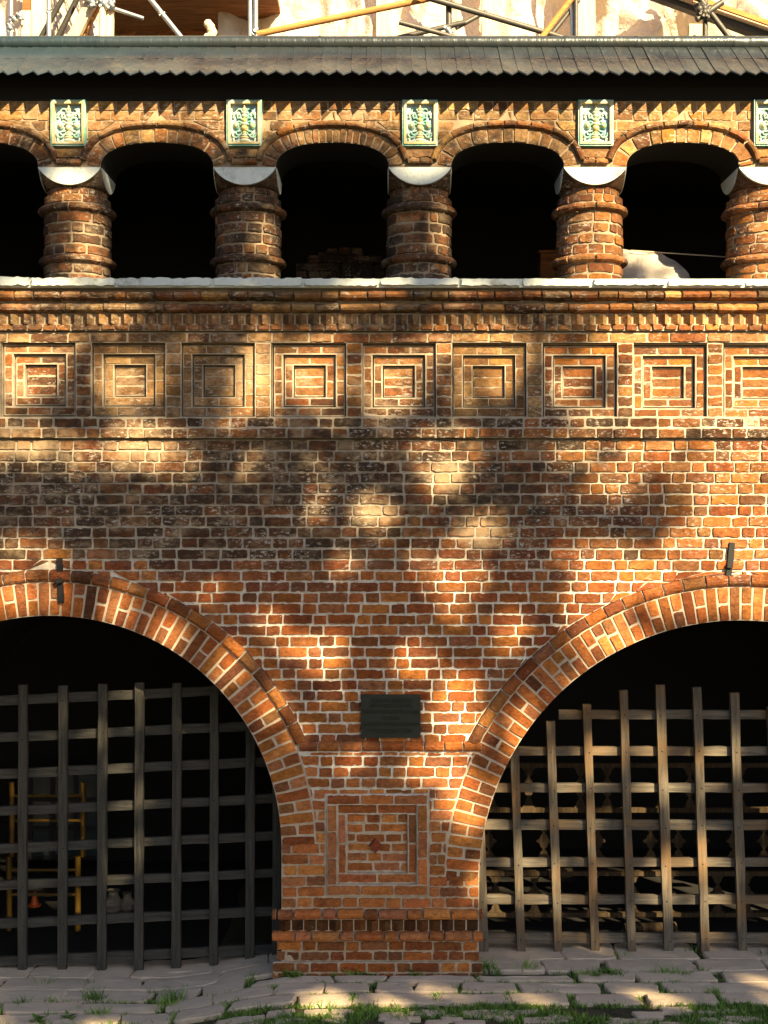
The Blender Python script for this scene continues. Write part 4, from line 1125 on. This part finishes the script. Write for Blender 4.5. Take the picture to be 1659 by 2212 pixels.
LIT += [(205, 530, 40, 90), (590, 520, 30, 80), (975, 480, 26, 70), (920, 340, 50, 30), (165, 400, 50, 30), (1290, 480, 110, 190), (1650, 480, 120, 190), (173, 1474, 10, 28), (173, 1585, 10, 36), (295, 1564, 44, 10), (307, 1799, 10, 32), (241, 1691, 26, 8), (1540, 820, 230, 240), (1590, 1110, 110, 160), (1290, 1290, 66, 130), (1420, 640, 160, 50), (1500, 1240, 170, 50), (970, 1000, 60, 70), (300, 965, 100, 50), (70, 965, 110, 40), (60, 780, 70, 70), (280, 815, 66, 56), (560, 820, 34, 100), (690, 790, 80, 60), (1020, 750, 110, 40), (850, 820, 60, 60), (1560, 900, 190, 130), (1450, 760, 140, 70), (1620, 640, 130, 70), (1560, 1060, 110, 70), (1620, 1180, 80, 60), (1480, 640, 90, 40), (1290, 330, 70, 60), (1620, 300, 120, 60)]
for _ in range(60): LIT.append((rng.uniform(0, 1350), rng.uniform(620, 1750), rng.uniform(3, 13), rng.uniform(3, 16)))
LA = np.array(LIT)
def crown(n, xa, xb, seed):
    r = np.random.default_rng(seed)
    px = r.uniform(xa, xb, n); py = r.uniform(118, 2560, n)
    d2 = np.full(n, 9.)
    for cx, cy, rx, ry in LIT:
        rx, ry = rx * 1.08 + 15, ry * 1.08 + 15
        d2 = np.minimum(d2, ((px - cx) / rx) ** 2 + ((py - cy) / ry) ** 2)
    edge = 1.0 + r.normal(0, .30, n)
    keep = d2 > edge
    px, py = px[keep], py[keep]; k = len(px)
    d = r.uniform(16.5, 21.5, k)
    x = (px - 829.5) * K + SX * d; y = -d; z = (2105 - py) * K + SZ * d
    L = r.uniform(.07, .14, k); a = r.normal(size=(k, 3)); a /= np.linalg.norm(a, axis=1)[:, None]
    b = np.cross(a, r.normal(size=(k, 3))); b /= np.linalg.norm(b, axis=1)[:, None]
    c = np.stack([x, y, z], 1); a *= L[:, None]; b *= (L * .62)[:, None]
    V = np.stack([c - a, c - b, c + a, c + b], 1).reshape(-1, 3)
    tone_ = np.repeat(r.uniform(0, 1, k), 4)
    return V, k, tone_
def tree(xa, xb, n, seed, label):
    V, k, tn = crown(n, xa, xb, seed)
    xm, zm = float(V[:, 0].mean()), float(V[:, 2].mean()); base = Vector((xm, -19, 0))
    t = thing('tree', label, 'tree', base)
    V = V - np.array(base)
    me = bpy.data.meshes.new('crown'); me.from_pydata(V.tolist(), [], np.arange(4 * k).reshape(-1, 4).tolist())
    me.materials.append(M['leaf']); at_ = me.attributes.new('col', 'FLOAT_COLOR', 'POINT')
    at_.data.foreach_set('color', np.stack([tn, tn, tn, np.ones_like(tn)], 1).astype(np.float32).ravel())
    o = bpy.data.objects.new('crown', me); COL.objects.link(o); o.parent = t
    m = MB(); p = Vector((0, 0, -.3)); r0 = .26
    for q in range(6):
        p2 = p + Vector((U(-.15, .15), U(-.1, .1), zm / 6)); m.tube(p, p2, r0, 12, r1=r0 * .86); p = p2; r0 *= .86
    m.build('trunk', M['bark'], t)
    m = MB()
    for q in range(60):      # thin twigs through the crown
        a = Vector((U(-4.5, 4.5), U(-2.2, 2.2), zm + U(-5.5, 5.5))); b = a + Vector((U(-1.2, 1.2), U(-.5, .5), U(-.9, .9))); c = b + Vector((U(-.7, .7), U(-.3, .3), U(-.7, .4)))
        m.tube(a, b, .022, 6, r1=.014); m.tube(b, c, .014, 6, r1=.006)
    m.build('twigs', M['bark'], t)
    for q in range(7):
        m = MB(); a = Vector((0, 0, zm * U(.55, .95))); b = Vector((U(-2, 2), U(-1.2, 1.2), zm + U(-1.5, 3.5)))
        m.tube(a, (a + b) / 2 + Vector((0, 0, .2)), .09, 8, r1=.06); m.tube((a + b) / 2 + Vector((0, 0, .2)), b, .06, 8, r1=.015); m.build('limb', M['bark'], t)
tree(-260, 830, 36000, 11, 'leafy tree before the left half of the wall, dappling its brickwork with shade')
tree(830, 1980, 36000, 12, 'leafy tree before the right half of the wall, dappling its brickwork with shade')

# unseen trees added out of view to cut the sky light on the wall
def sky_blocker_tree(x, y, zc, rr, n, label):
    t = thing('tree', label, 'tree', (x, y, 0), 'trees added to block sky light'); r = np.random.default_rng(int(abs(x * 10)) + 5)
    p = r.normal(size=(n, 3)); p /= np.linalg.norm(p, axis=1)[:, None]
    lump = np.array([1 + .28 * mnoise.noise(tuple(q * 2.2)) for q in p]); p *= (r.uniform(.45, 1, n) ** .5 * rr * lump)[:, None]; p[:, 2] = p[:, 2] * 1.25 + zc
    a = r.normal(size=(n, 3)); a /= np.linalg.norm(a, axis=1)[:, None]; b = np.cross(a, r.normal(size=(n, 3))); b /= np.linalg.norm(b, axis=1)[:, None]
    L = r.uniform(.10, .2, n); a *= L[:, None]; b *= (L * .6)[:, None]
    V = np.stack([p - a, p - b, p + a, p + b], 1).reshape(-1, 3); tn = np.repeat(r.uniform(0, 1, n), 4)
    me = bpy.data.meshes.new('crown'); me.from_pydata(V.tolist(), [], np.arange(4 * n).reshape(-1, 4).tolist()); me.materials.append(M['leaf'])
    q = me.attributes.new('col', 'FLOAT_COLOR', 'POINT'); q.data.foreach_set('color', np.stack([tn, tn, tn, np.ones_like(tn)], 1).astype(np.float32).ravel())
    o = bpy.data.objects.new('crown', me); COL.objects.link(o); o.parent = t
    m = MB(); m.tube((0, 0, -.3), (.1, 0, zc * .5), .3, 12, r1=.24); m.tube((.1, 0, zc * .5), (0, .1, zc * 1.15), .24, 12, r1=.08); m.build('trunk', M['bark'], t)
sky_blocker_tree(-11.5, -18, 8.5, 4.6, 14000, 'added sky-blocking tree at the far left of the yard facing the wall')
sky_blocker_tree(-3.5, -21, 9, 4.6, 14000, 'added sky-blocking tree in the middle of the yard facing the wall')
sky_blocker_tree(-15, -9, 8, 4.2, 12000, 'added sky-blocking tree standing left of the gallery, nearest the wall')
sky_blocker_tree(21, -16, 9, 4.6, 12000, 'added sky-blocking tree at the far right of the yard facing the wall')
